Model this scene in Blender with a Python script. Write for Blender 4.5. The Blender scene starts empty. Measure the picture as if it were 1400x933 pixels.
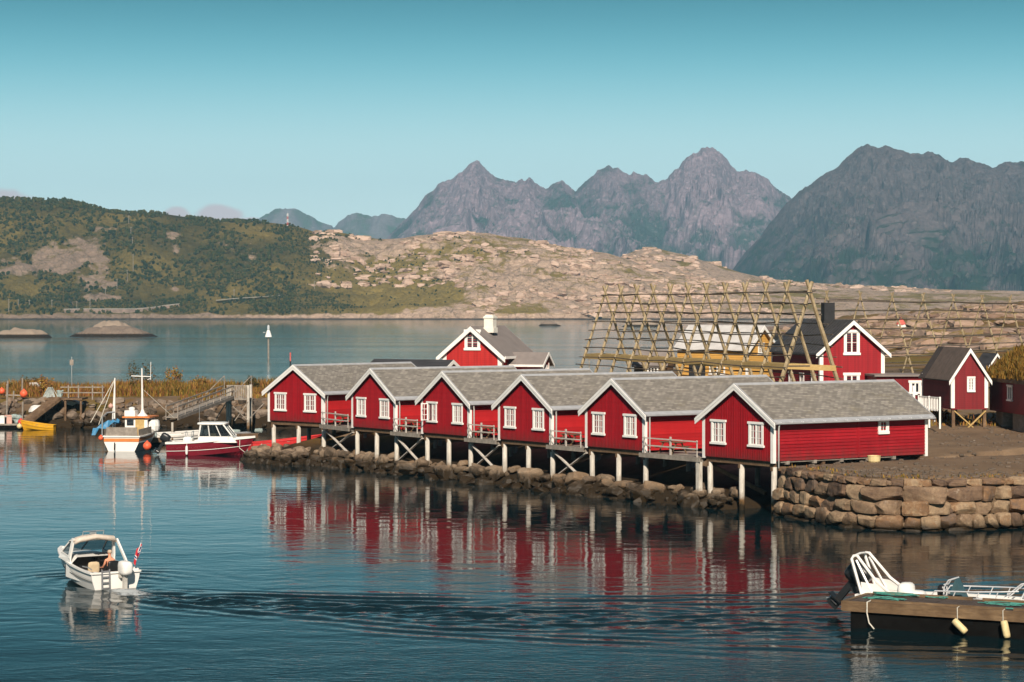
import bpy, bmesh, math, random
import numpy as np
from mathutils import Vector, Matrix, Euler
R = math.radians
rnd = random.Random(7)
SC = bpy.context.scene
COL = SC.collection

# ------------------------------------------------------------------ camera
FPX, CH, HOR = 3200.0, 12.0, 420.0            # focal length in photo pixels, eye height, horizon row
cd = bpy.data.cameras.new('camera'); cam = bpy.data.objects.new('camera', cd); COL.objects.link(cam)
cam.location = (0, 0, CH); cam.rotation_euler = (R(90), 0, 0)
cd.sensor_width = 36; cd.lens = 36*FPX/1400; cd.shift_y = -(466.5-HOR)/1400
cd.clip_start = 1; cd.clip_end = 30000
SC.camera = cam
# ------------------------------------------------------------------ light
SUN_AZ, SUN_EL = 2, 33                         # degrees right of straight behind the camera, height
SC.view_settings.view_transform = 'Standard'; SC.view_settings.look = 'None'
SC.view_settings.exposure = 0.40; SC.view_settings.gamma = 1
SC.view_settings.use_curve_mapping = False
SC.cycles.use_denoising = True
SC.cycles.max_bounces = 6; SC.cycles.diffuse_bounces = 3; SC.cycles.glossy_bounces = 3
SC.cycles.transparent_max_bounces = 6; SC.cycles.volume_bounces = 0
SC.cycles.caustics_reflective = False; SC.cycles.caustics_refractive = False
SC.cycles.sample_clamp_indirect = 4
sd = bpy.data.lights.new('sun', 'SUN'); sun = bpy.data.objects.new('sun', sd); COL.objects.link(sun)
sd.energy = 4.8; sd.angle = R(0.5); sd.color = (1.0, 0.88, 0.74)
_a, _e = R(SUN_AZ), R(SUN_EL)
sdir = Vector((math.sin(_a)*math.cos(_e), -math.cos(_a)*math.cos(_e), math.sin(_e)))
sun.rotation_euler = sdir.to_track_quat('Z', 'Y').to_euler()
sun.location = sdir*200

W = bpy.data.worlds.new("World"); SC.world = W; W.use_nodes = True
def world():
    nt = W.node_tree; N = nt.nodes; L = nt.links; N.clear()
    out = N.new('ShaderNodeOutputWorld'); bg = N.new('ShaderNodeBackground'); L.new(bg.outputs[0], out.inputs[0])
    bg.inputs[1].default_value = 0.10
    sky = N.new('ShaderNodeTexSky'); sky.sky_type = 'NISHITA'; sky.sun_disc = False
    sky.sun_elevation = _e; sky.sun_rotation = R(180-SUN_AZ); sky.altitude = 0; sky.air_density = 1; sky.dust_density = 0.6; sky.ozone_density = 2
    tc = N.new('ShaderNodeTexCoord'); sp = N.new('ShaderNodeSeparateXYZ'); L.new(tc.outputs['Generated'], sp.inputs[0])
    def m(op, a, b=None, c=None):
        n = N.new('ShaderNodeMath'); n.operation = op
        for i, q in enumerate((a, b, c)):
            if q is None: continue
            if isinstance(q, (int, float)): n.inputs[i].default_value = q
            else: L.new(q, n.inputs[i])
        return n.outputs[0]
    x, y, z = sp.outputs
    zc = m('MAXIMUM', z, 0.0)
    # air near the skyline is pale, quickly deepening to teal (elevation only)
    ramp = N.new('ShaderNodeValToRGB'); L.new(m('MULTIPLY', zc, 3.0), ramp.inputs[0])
    cr = ramp.color_ramp; cr.interpolation = 'B_SPLINE'
    pts = [(0.0, (.68, .84, .83)), (.10, (.64, .81, .81)), (.21, (.46, .70, .72)), (.30, (.13, .45, .53)), (.39, (.005, .175, .24)), (.47, (.002, .075, .10)), (.6, (.0015, .024, .031)), (1.0, (.0015, .02, .027))]
    cr.elements[0].position, cr.elements[0].color = pts[0][0], pts[0][1]+(1,)
    cr.elements[1].position, cr.elements[1].color = pts[-1][0], pts[-1][1]+(1,)
    for p, c in pts[1:-1]:
        e = cr.elements.new(p); e.color = c+(1,)
    sc = N.new('ShaderNodeVectorMath'); sc.operation = 'SCALE'; L.new(ramp.outputs[0], sc.inputs[0]); sc.inputs[3].default_value = 10.0
    mix = N.new('ShaderNodeMix'); mix.data_type = 'RGBA'
    mr = N.new('ShaderNodeMapRange'); mr.interpolation_type = 'SMOOTHSTEP'; L.new(zc, mr.inputs[0])
    mr.inputs[1].default_value = .30; mr.inputs[2].default_value = .75; mr.inputs[3].default_value = .93; mr.inputs[4].default_value = .45
    L.new(mr.outputs[0], mix.inputs[0]); L.new(sky.outputs[0], mix.inputs[6]); L.new(sc.outputs[0], mix.inputs[7])
    # small pink evening clouds low over the left hill
    ys = m('MAXIMUM', y, 0.05)
    u = m('DIVIDE', x, ys); w = m('DIVIDE', z, ys)
    nz = N.new('ShaderNodeTexNoise'); nz.inputs['Scale'].default_value = 90; nz.inputs['Detail'].default_value = 6
    L.new(tc.outputs['Generated'], nz.inputs['Vector'])
    tot = None
    for (px, py, rx, ry) in ((12, 276, 38, 18), (242, 296, 19, 14), (300, 297, 34, 18), (345, 305, 40, 8)):
        a = m('DIVIDE', m('SUBTRACT', u, (px-700)/FPX), rx/FPX)
        b = m('DIVIDE', m('SUBTRACT', w, (HOR-py)/FPX), ry/FPX)
        d = m('ADD', m('MULTIPLY', a, a), m('MULTIPLY', b, b))
        d = m('ADD', d, m('MULTIPLY', m('SUBTRACT', nz.outputs[0], 0.5), 1.6))
        g = N.new('ShaderNodeMapRange'); g.interpolation_type = 'SMOOTHSTEP'; L.new(d, g.inputs[0])
        g.inputs[1].default_value = 1.25; g.inputs[2].default_value = .35; g.inputs[3].default_value = 0; g.inputs[4].default_value = .75
        tot = g.outputs[0] if tot is None else m('MAXIMUM', tot, g.outputs[0])
    tot = m('MULTIPLY', tot, m('GREATER_THAN', y, 0.0))
    mc = N.new('ShaderNodeMix'); mc.data_type = 'RGBA'; L.new(tot, mc.inputs[0]); L.new(mix.outputs[2], mc.inputs[6])
    mc.inputs[7].default_value = (6.2, 4.3, 4.4, 1)
    L.new(mc.outputs[2], bg.inputs[0])
world()

# ------------------------------------------------------------------ helpers
def GP(px, py, z=0.0):
    Y = FPX*(CH-z)/(py-HOR); return Vector(((px-700)/FPX*Y, Y, z))
def PP(px, py, Y): return Vector(((px-700)/FPX*Y, Y, CH+(HOR-py)/FPX*Y))

def vnoise(x, y, seed=0):
    xi = np.floor(x).astype(np.int64); yi = np.floor(y).astype(np.int64)
    xf = x-xi; yf = y-yi
    def h(a, b):
        n = (a*374761393 + b*668265263 + seed*982451653) & 0x7fffffff
        n = ((n ^ (n >> 13))*1274126177) & 0x7fffffff
        return ((n ^ (n >> 16)) & 0xffff)/65535.0
    u = xf*xf*xf*(xf*(xf*6-15)+10); v = yf*yf*yf*(yf*(yf*6-15)+10)
    return (h(xi, yi)*(1-u)+h(xi+1, yi)*u)*(1-v)+(h(xi, yi+1)*(1-u)+h(xi+1, yi+1)*u)*v
def fbm(x, y, o=5, seed=0, g=.5):
    s = 0; a = 1; t = 0
    for i in range(o):
        s = s+a*vnoise(x*2**i+i*17.3, y*2**i-i*9.1, seed+i); t += a; a *= g
    return s/t
def ridged(x, y, o=5, seed=0, g=.5):
    s = 0; a = 1; t = 0
    for i in range(o):
        s = s+a*(1-np.abs(2*vnoise(x*2**i+i*5.7, y*2**i+i*3.3, seed+i)-1)); t += a; a *= g
    return s/t
def sst(a, b, x):
    t = np.clip((x-a)/(b-a), 0, 1); return t*t*(3-2*t)

def tag(o, label=None, cat=None, group=None, kind=None):
    if label: o['label'] = label
    if cat: o['category'] = cat
    if group: o['group'] = group
    if kind: o['kind'] = kind
    return o
def thing(name, label, cat, loc=(0, 0, 0), rz=0.0, group=None):
    o = bpy.data.objects.new(name, None); COL.objects.link(o)
    o.empty_display_size = .2; o.location = loc; o.rotation_euler = (0, 0, rz)
    return tag(o, label, cat, group)
def copy_tree(o, parent=None):
    c = o.copy(); COL.objects.link(c)
    if parent: c.parent = parent
    for ch in list(o.children): copy_tree(ch, c)
    return c

class MB:
    def __init__(s): s.v = []; s.f = []
    def add(s, vs, fs, M=None):
        b = len(s.v)
        s.v += [tuple(M @ Vector(p)) if M is not None else tuple(p) for p in vs]
        s.f += [tuple(i+b for i in f) for f in fs]
        return s
    def box(s, x0, x1, y0, y1, z0, z1, M=None):
        return s.add([(x0,y0,z0),(x1,y0,z0),(x1,y1,z0),(x0,y1,z0),(x0,y0,z1),(x1,y0,z1),(x1,y1,z1),(x0,y1,z1)],
                     [(0,3,2,1),(4,5,6,7),(0,1,5,4),(1,2,6,5),(2,3,7,6),(3,0,4,7)], M)
    def beam(s, p, q, w, h, up=(0,0,1), M=None):
        p, q, up = Vector(p), Vector(q), Vector(up)
        d = (q-p).normalized(); a = d.cross(up)
        if a.length < 1e-4: a = d.cross(Vector((1,0,0)))
        a.normalize(); b = a.cross(d).normalized()
        vs = [c+a*(i*w/2)+b*(j*h/2) for c in (p, q) for (i, j) in ((-1,-1),(1,-1),(1,1),(-1,1))]
        return s.add(vs, [(0,3,2,1),(4,5,6,7),(0,1,5,4),(1,2,6,5),(2,3,7,6),(3,0,4,7)], M)
    def tube(s, pts, r, n=6, M=None, caps=True):
        pts = [Vector(p) for p in pts]; rs = r if isinstance(r, (list, tuple)) else [r]*len(pts)
        vs = []; fs = []; a = None
        for i, p in enumerate(pts):
            d = (pts[min(i+1, len(pts)-1)]-pts[max(i-1, 0)])
            d = d.normalized() if d.length > 1e-6 else Vector((0,0,1))
            if a is None:
                a = d.cross(Vector((0,0,1)))
                if a.length < 1e-3: a = d.cross(Vector((1,0,0)))
            a = (a-d*a.dot(d)).normalized(); b = d.cross(a)
            for k in range(n):
                t = 2*math.pi*k/n; vs.append(p+(a*math.cos(t)+b*math.sin(t))*rs[i])
        for i in range(len(pts)-1):
            for k in range(n):
                fs.append((i*n+k, i*n+(k+1) % n, (i+1)*n+(k+1) % n, (i+1)*n+k))
        if caps: fs += [tuple(range(n-1, -1, -1)), tuple(range((len(pts)-1)*n, len(pts)*n))]
        return s.add(vs, fs, M)
    def lathe(s, prof, n=12, M=None):
        vs = []; fs = []
        for r, z in prof:
            for k in range(n): vs.append((r*math.cos(2*math.pi*k/n), r*math.sin(2*math.pi*k/n), z))
        for i in range(len(prof)-1):
            for k in range(n): fs.append((i*n+k, i*n+(k+1) % n, (i+1)*n+(k+1) % n, (i+1)*n+k))
        fs += [tuple(range(n-1, -1, -1)), tuple(range((len(prof)-1)*n, len(prof)*n))]
        return s.add(vs, fs, M)
    def prism(s, poly, vec, M=None):
        n = len(poly); vec = Vector(vec)
        vs = [Vector(p) for p in poly]+[Vector(p)+vec for p in poly]
        return s.add(vs, [tuple(range(n)), tuple(range(2*n-1, n-1, -1))]+[(i, (i+1) % n, n+(i+1) % n, n+i) for i in range(n)], M)
    def blob(s, c, r, seed=0, n=4, p=4.0, amp=.12, rot=None, cuts=0, cr=(.70, .98)):
        """a worn stone: a rounded block with lumps"""
        g = random.Random(seed); c = Vector(c); r = Vector(r)
        off = [Vector((g.uniform(-1,1), g.uniform(-1,1), g.uniform(-1,1))).normalized() for _ in range(cuts)]
        cut = [g.uniform(*cr) for _ in range(cuts)]
        key = {}; vs = []; fs = []
        def vert(q):
            k = (round(q[0], 4), round(q[1], 4), round(q[2], 4))
            if k not in key:
                d = (abs(q[0])**p+abs(q[1])**p+abs(q[2])**p)**(1/p); u = Vector(q)/d
                for o, t in zip(off, cut):
                    e = u.dot(o)-t*1.05
                    if e > 0: u = u-o*e
                u *= 1+amp*(math.sin(q[0]*5+seed)*math.sin(q[1]*4.3+seed*2)+.6*math.sin(q[2]*6+seed*3+q[0]*3))*.6
                w = Vector((u.x*r.x, u.y*r.y, u.z*r.z))
                if rot is not None: w = rot @ w
                key[k] = len(vs); vs.append(c+w)
            return key[k]
        for ax in range(3):
            for sg in (-1, 1):
                for i in range(n):
                    for j in range(n):
                        q4 = []
                        for (di, dj) in ((0,0),(1,0),(1,1),(0,1)):
                            a = -1+2*(i+di)/n; b = -1+2*(j+dj)/n
                            q = [0,0,0]; q[ax] = sg; q[(ax+1) % 3] = a; q[(ax+2) % 3] = b
                            q4.append(vert(q))
                        fs.append(tuple(q4 if sg > 0 else q4[::-1]))
        return s.add(vs, fs)
    def build(s, name, mat=None, parent=None, smooth=False, recalc=True, label=None):
        me = bpy.data.meshes.new(name); me.from_pydata(s.v, [], s.f)
        if recalc:
            bm = bmesh.new(); bm.from_mesh(me); bmesh.ops.recalc_face_normals(bm, faces=bm.faces); bm.to_mesh(me); bm.free()
        if mat: me.materials.append(mat)
        if smooth: me.polygons.foreach_set('use_smooth', [True]*len(me.polygons))
        me.update()
        o = bpy.data.objects.new(name, me); COL.objects.link(o)
        if parent: o.parent = parent
        if label: o['label'] = label
        return o
def grid_mesh(name, X, Y, Z, mat, smooth=True, attrs=None):
    ny, nx = X.shape
    v = np.stack([X, Y, Z], -1).reshape(-1, 3)
    i = np.arange((ny-1)*(nx-1)); r = i//(nx-1); c = i % (nx-1); a = r*nx+c
    f = np.stack([a, a+1, a+nx+1, a+nx], -1)
    me = bpy.data.meshes.new(name); me.vertices.add(len(v)); me.vertices.foreach_set('co', v.ravel())
    me.loops.add(f.size); me.loops.foreach_set('vertex_index', f.ravel().astype(np.int32))
    me.polygons.add(len(f)); me.polygons.foreach_set('loop_start', np.arange(0, f.size, 4, dtype=np.int32))
    me.polygons.foreach_set('loop_total', np.full(len(f), 4, dtype=np.int32))
    me.update(calc_edges=True); me.validate()
    me.polygons.foreach_set('use_smooth', [smooth]*len(me.polygons))
    for k, val in (attrs or {}).items():
        at = me.attributes.new(k, 'FLOAT', 'POINT'); at.data.foreach_set('value', val.ravel().astype(np.float32))
    me.materials.append(mat)
    o = bpy.data.objects.new(name, me); COL.objects.link(o); return o

# ------------------------------------------------------------------ materials
class NT:
    def __init__(s, name):
        s.m = bpy.data.materials.new(name); s.m.use_nodes = True
        s.t = s.m.node_tree; s.N = s.t.nodes; s.L = s.t.links
        s.b = s.N['Principled BSDF']; s._obj = None
    def inp(s, n, i, v):
        if isinstance(v, (int, float)): n.inputs[i].default_value = v
        elif isinstance(v, (tuple, list)): n.inputs[i].default_value = tuple(v)+((1,) if len(v) == 3 and n.inputs[i].type == 'RGBA' else ())
        else: s.L.new(v, n.inputs[i])
    def obj(s):
        if s._obj is None: s._obj = s.N.new('ShaderNodeTexCoord').outputs['Object']
        return s._obj
    def pos(s): return s.N.new('ShaderNodeNewGeometry').outputs['Position']
    def island(s): return s.N.new('ShaderNodeNewGeometry').outputs['Random Per Island']
    def objrand(s): return s.N.new('ShaderNodeObjectInfo').outputs['Random']
    def attr(s, name):
        n = s.N.new('ShaderNodeAttribute'); n.attribute_name = name; return n.outputs['Fac']
    def map(s, v, sc=(1,1,1), rot=(0,0,0), loc=(0,0,0)):
        n = s.N.new('ShaderNodeMapping'); s.L.new(v, n.inputs[0]); n.inputs['Scale'].default_value = sc; n.inputs['Rotation'].default_value = rot; n.inputs['Location'].default_value = loc
        return n.outputs[0]
    def noise(s, v, scale=5, detail=5, rough=.55, dist=0):
        n = s.N.new('ShaderNodeTexNoise'); s.L.new(v, n.inputs['Vector']); n.inputs['Scale'].default_value = scale
        n.inputs['Detail'].default_value = detail; n.inputs['Roughness'].default_value = rough; n.inputs['Distortion'].default_value = dist
        return n.outputs[0]
    def voro(s, v, scale=5, feature='F1', out=0, rand=1):
        n = s.N.new('ShaderNodeTexVoronoi'); n.feature = feature; s.L.new(v, n.inputs['Vector']); n.inputs['Scale'].default_value = scale
        n.inputs['Randomness'].default_value = rand
        return n.outputs[out]
    def math(s, op, a, b=0.0):
        n = s.N.new('ShaderNodeMath'); n.operation = op; s.inp(n, 0, a); s.inp(n, 1, b); return n.outputs[0]
    def rng(s, v, a, b, c=0.0, d=1.0, smooth=False):
        n = s.N.new('ShaderNodeMapRange'); s.inp(n, 0, v); s.inp(n, 1, a); s.inp(n, 2, b); s.inp(n, 3, c); s.inp(n, 4, d)
        if smooth: n.interpolation_type = 'SMOOTHSTEP'
        return n.outputs[0]
    def mix(s, f, a, b, mode='MIX'):
        n = s.N.new('ShaderNodeMix'); n.data_type = 'RGBA'; n.blend_type = mode
        s.inp(n, 0, f); s.inp(n, 6, a); s.inp(n, 7, b); return n.outputs[2]
    def ramp(s, f, pts, interp='LINEAR'):
        n = s.N.new('ShaderNodeValToRGB'); s.L.new(f, n.inputs[0]); cr = n.color_ramp; cr.interpolation = interp
        while len(cr.elements) < len(pts): cr.elements.new(.5)
        for e, (p, c) in zip(cr.elements, sorted(pts)): e.position = p; e.color = tuple(c)+(1,)
        return n.outputs[0]
    def sep(s, v):
        n = s.N.new('ShaderNodeSeparateXYZ'); s.L.new(v, n.inputs[0]); return n.outputs
    def comb(s, x, y, z):
        n = s.N.new('ShaderNodeCombineXYZ'); s.inp(n, 0, x); s.inp(n, 1, y); s.inp(n, 2, z); return n.outputs[0]
    def bump(s, h, strength=.5, dist=.02):
        n = s.N.new('ShaderNodeBump'); n.inputs['Strength'].default_value = strength; n.inputs['Distance'].default_value = dist
        s.L.new(h, n.inputs['Height']); s.L.new(n.outputs[0], s.b.inputs['Normal'])
    def col(s, c): s.inp(s.b, 'Base Color', c); return s
    def set(s, **k):
        for a, v in k.items(): s.inp(s.b, a.replace('_', ' '), v)
        return s

def plain(name, c, rough=.6, var=.25, scale=3.0, bump=0.0, stretch=(1,1,1), metal=0.0, spec=.4):
    t = NT(name); v = t.map(t.obj(), stretch)
    n = t.noise(v, scale, 6)
    t.col(t.mix(t.rng(n, .3, .7), tuple(x*(1-var) for x in c), tuple(min(1, x*(1+var)) for x in c)))
    t.set(Roughness=rough, Metallic=metal, Specular_IOR_Level=spec)
    if bump: t.bump(t.noise(v, scale*6, 4), bump, .02)
    return t.m
def wood(name, c, c2, rough=.8, scale=2.0, stretch=(1,1,.12)):
    t = NT(name); v = t.map(t.obj(), stretch); n = t.noise(v, scale*6, 6, .65); n2 = t.noise(t.obj(), scale*.7, 3)
    t.col(t.mix(t.math('MULTIPLY', t.rng(n, .3, .7), t.rng(n2, .25, .7)), c, c2)); t.set(Roughness=rough, Specular_IOR_Level=.2)
    t.bump(n, .3, .01); return t.m
def red_paint(name, c, c2, c3, base=None):
    t = NT(name); o = t.obj()
    n = t.noise(t.map(o, (1.2, 1.2, .25)), 1.6, 6, .6); n2 = t.noise(o, .35, 3); n3 = t.noise(t.map(o, (3, 3, 3)), 4, 6, .75)
    tcn = t.N.new('ShaderNodeTexCoord'); ny = t.math('ABSOLUTE', t.sep(tcn.outputs['Normal'])[1])
    bs = t.noise(t.map(o, (.10, .10, 5.3)), 1.0, 0); bg = t.noise(t.map(o, (6.4, .1, .05)), 1.0, 0)
    tone = t.math('ADD', t.math('MULTIPLY', t.math('GREATER_THAN', ny, .7), t.math('SUBTRACT', bg, bs)), bs)
    a = t.mix(t.rng(n, .3, .72), c, c2)
    a = t.mix(t.rng(tone, .35, .65, 0, .55), a, tuple(q*.62 for q in c))
    fade = t.noise(t.map(o, (.5, .5, .35)), .9, 6, .7)
    a = t.mix(t.rng(fade, .55, .75, 0, .30), a, tuple(min(1, q*1.25+.02) for q in c2))
    dirtn = t.noise(t.map(o, (2.2, 2.2, .3)), 1.3, 5, .7)
    a = t.mix(t.rng(dirtn, .58, .75, 0, .4), a, tuple(q*.35+.006 for q in c))
    a = t.mix(t.math('MULTIPLY', t.rng(n2, .4, .7), .55), a, c3)
    a = t.mix(t.math('MULTIPLY', t.rng(n3, .66, .76), .35), a, (.5, .22, .18))
    if base is not None:
        zb = t.math('ADD', t.sep(o)[2], t.math('MULTIPLY', t.math('SUBTRACT', dirtn, .5), 1.6))
        a = t.mix(t.rng(zb, base+.65, base-.1, 0, .6), a, (.085, .026, .022))
    t.col(a); t.set(Roughness=.62, Specular_IOR_Level=.25); t.bump(t.noise(t.map(o, (1, 1, .2)), 9, 4), .25, .01)
    return t.m
def slate(name, cols, bw=.34, bh=.17, rowaxis='x'):
    t = NT(name); x, y, z = t.sep(t.obj())
    v = t.comb(y, t.math('MULTIPLY', x, 1.155), 0.0)
    b = t.N.new('ShaderNodeTexBrick'); t.L.new(v, b.inputs['Vector']); b.inputs['Scale'].default_value = 1
    b.inputs['Brick Width'].default_value = bw; b.inputs['Row Height'].default_value = bh; b.inputs['Mortar Size'].default_value = .012
    b.inputs['Color1'].default_value = (0, 0, 0, 1); b.inputs['Color2'].default_value = (1, 1, 1, 1); b.inputs['Mortar'].default_value = (.5, .5, .5, 1)
    b.inputs['Bias'].default_value = 0
    n = t.noise(t.map(t.obj(), (.5, .5, .5)), 1.4, 5, .7); n2 = t.noise(t.obj(), 9, 4)
    f = t.math('ADD', t.math('MULTIPLY', t.sep(b.outputs['Color'])[0], .55), t.math('MULTIPLY', n, .55))
    c = t.ramp(f, [(.15, cols[0]), (.5, cols[1]), (.85, cols[2])])
    c = t.mix(t.math('MULTIPLY', t.rng(t.noise(t.obj(), .8, 6, .7), .55, .72), .5), c, (.26, .22, .14))
    c = t.mix(t.math('MULTIPLY', b.outputs['Fac'], .75), c, (.05, .05, .05))
    t.col(c); t.set(Roughness=.75, Specular_IOR_Level=.3)
    t.bump(t.math('ADD', t.math('MULTIPLY', b.outputs['Fac'], -1.0), t.math('MULTIPLY', n2, .5)), .6, .02)
    return t.m
def stone_mat(name, cols, wet=True, island=True, mz=.35):
    t = NT(name); p = t.pos(); o = t.obj()
    n = t.noise(p, 1.6, 8, .68, .4); n2 = t.noise(p, 9, 6, .7)
    r = t.island() if island else t.objrand()
    f = t.math('ADD', t.math('MULTIPLY', r, .75), t.math('MULTIPLY', t.math('SUBTRACT', n, .5), .9))
    k = len(cols)
    c = t.ramp(t.math('ADD', f, .1), [((i+.3)/k, q) for i, q in enumerate(cols)])
    c = t.mix(t.rng(n2, .3, .75, .0, .5), c, (.05, .038, .03))
    c = t.mix(t.math('MULTIPLY', t.rng(t.noise(p, 3.1, 6, .7), .6, .7), .4), c, (.42, .36, .28))
    if wet:
        z = t.sep(p)[2]; zz = t.math('ADD', z, t.math('MULTIPLY', t.math('SUBTRACT', n, .5), .9))
        c = t.mix(t.rng(zz, mz+.35, mz-.1), c, t.mix(n2, (.008, .006, .004), (.040, .024, .008)))
        t.set(Roughness=t.rng(zz, mz-.1, mz+.3, .55, .85))
    else: t.set(Roughness=.85)
    t.col(c); t.set(Specular_IOR_Level=.3); t.bump(t.math('ADD', n, t.math('MULTIPLY', n2, .35)), .8, .07)
    return t.m

M = {}
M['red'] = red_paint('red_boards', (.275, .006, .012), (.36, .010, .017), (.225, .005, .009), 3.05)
M['red_house'] = red_paint('house_red_boards', (.275, .006, .012), (.36, .010, .017), (.225, .005, .009))
M['red_side'] = red_paint('brighter_red_side_boards', (.40, .011, .014), (.48, .016, .018), (.34, .008, .011))  # side walls in a brighter red than the gable boards
M['red_bright'] = red_paint('bright_red_boards', (.42, .018, .016), (.48, .025, .020), (.36, .012, .013))
M['maroon'] = red_paint('maroon_boards', (.17, .006, .011), (.215, .009, .013), (.13, .005, .008))
M['white'] = plain('white_paint', (.78, .76, .72), .5, .06, 2, .05)
M['cream'] = plain('cream_wall', (.74, .70, .62), .6, .08, 2)
M['yellow'] = plain('yellow_boards', (.56, .31, .075), .6, .12, 2, .1, (.3, .3, 6))
M['slate'] = slate('slate_roof', [(.135, .120, .102), (.205, .185, .158), (.30, .27, .23)])
M['dark_roof'] = plain('dark_sheet_roof', (.045, .042, .042), .5, .35, 1.5, .2, (4, .4, 1))
M['brown_roof'] = plain('brown_felt_roof', (.20, .17, .155), .8, .12, 1.2, .1)
M['pan_roof'] = plain('brown_pantile_roof', (.060, .045, .038), .7, .25, 2, .1)
M['grey_roof'] = plain('light_grey_roof', (.50, .48, .46), .7, .12, 1.5, .1)
M['zinc'] = plain('zinc_flashing', (.36, .365, .375), .6, .15, 2, .05, metal=.1)
M['bright_metal'] = plain('bright_metal', (.80, .80, .80), .35, .05, 2, metal=.5)
M['glass'] = plain('window_glass', (.018, .022, .028), .08, .3, 1.5, spec=.6)
M['curtain'] = plain('curtain_cloth', (.40, .39, .37), .9, .2, 6, 0, (6, 6, .5))
M['board_grey'] = wood('weathered_boards', (.18, .155, .13), (.42, .37, .31), stretch=(.3, .3, .3))
M['board_brown'] = wood('brown_boards', (.10, .06, .035), (.26, .17, .10), stretch=(.3, .3, .3))
M['pole_wood'] = wood('peeled_pole_wood', (.22, .165, .09), (.50, .41, .27), stretch=(.5, .5, .5))
M['pole_dark'] = wood('greyed_pole_wood', (.075, .060, .045), (.20, .165, .125), stretch=(.5, .5, .5))
M['plank_yellow'] = wood('new_yellow_planks', (.40, .27, .10), (.58, .42, .20), stretch=(.5, .5, .5))
def piling_mat():
    t = NT('whitewashed_piling'); p = t.pos(); n = t.noise(t.map(p, (3, 3, .5)), 2.5, 6, .7); n2 = t.noise(p, 2.2, 5)
    z = t.math('ADD', t.sep(p)[2], t.math('MULTIPLY', t.math('SUBTRACT', n2, .5), 1.1))
    c = t.mix(t.rng(n, .3, .65), (.30, .27, .23), (.60, .56, .49))
    c = t.mix(t.rng(z, 1.15, .55), c, (.15, .085, .035)); c = t.mix(t.rng(z, .55, .25), c, (.03, .022, .012))
    t.col(c); t.set(Roughness=.8, Specular_IOR_Level=.2); t.bump(n, .4, .02); return t.m
M['piling'] = piling_mat()
M['stone'] = stone_mat('wall_stone', [(.075, .045, .03), (.17, .105, .065), (.25, .165, .10), (.36, .255, .155), (.23, .125, .06), (.13, .09, .065)], True, True, .25)
M['boulder'] = stone_mat('shore_boulder', [(.07, .05, .034), (.16, .112, .073), (.29, .212, .142), (.20, .13, .075)], True, False, .66)
M['rubble'] = stone_mat('breakwater_rock', [(.07, .055, .04), (.15, .11, .08), (.28, .215, .16), (.19, .125, .08)], True, False, .7)
M['gel_white'] = plain('white_gelcoat', (.76, .74, .70), .3, .05, 1.5)
M['gel_red'] = plain('dark_red_gelcoat', (.16, .012, .022), .25, .1, 1.5)
M['gel_yellow'] = plain('yellow_boat_paint', (.70, .36, .02), .4, .12, 2)
M['skiff_red'] = plain('red_boat_paint', (.62, .04, .04), .45, .12, 2)
M['orange'] = plain('orange_buoy_rubber', (.80, .12, .05), .5, .1, 3)
M['orange_stripe'] = plain('orange_stripe_paint', (.62, .20, .05), .45, .15, 2)
M['black'] = plain('black_plastic', (.013, .013, .014), .35, .2, 3)
M['dark_rubber'] = plain('dark_float', (.006, .0055, .005), .9, .3, 2, spec=.05)
M['steel'] = plain('steel_tube', (.55, .55, .54), .3, .1, 3, metal=.7)
M['alu'] = plain('aluminium_hull', (.66, .65, .62), .4, .08, 2, metal=.2)
M['tan'] = plain('tan_cloth', (.52, .40, .25), .85, .12, 4)
M['blue_tarp'] = plain('blue_tarpaulin', (.05, .20, .36), .55, .3, 3, .3)
M['rope_green'] = plain('green_rope', (.06, .24, .20), .9, .2, 9)
M['rope_pale'] = plain('pale_rope', (.55, .52, .44), .9, .2, 9)
M['net'] = plain('bundled_netting', (.28, .34, .32), .9, .4, 8, .5)
M['fender'] = plain('cream_fender', (.62, .50, .26), .5, .15, 4)
M['skin'] = plain('sunburnt_skin', (.62, .27, .16), .55, .1, 6)
M['hair'] = plain('grey_hair', (.48, .36, .26), .8, .2, 20)
M['flag_red'] = plain('flag_red', (.50, .02, .03), .8, .1, 6)
M['flag_blue'] = plain('flag_blue', (.02, .04, .16), .8, .1, 6)
M['soot'] = plain('black_chimney', (.02, .02, .022), .8, .2, 3)
M['concrete'] = plain('old_concrete', (.27, .23, .19), .9, .2, 1.2, .3)
M['tyre_red'] = plain('faded_red_paint', (.60, .12, .09), .6, .15, 3)
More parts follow.
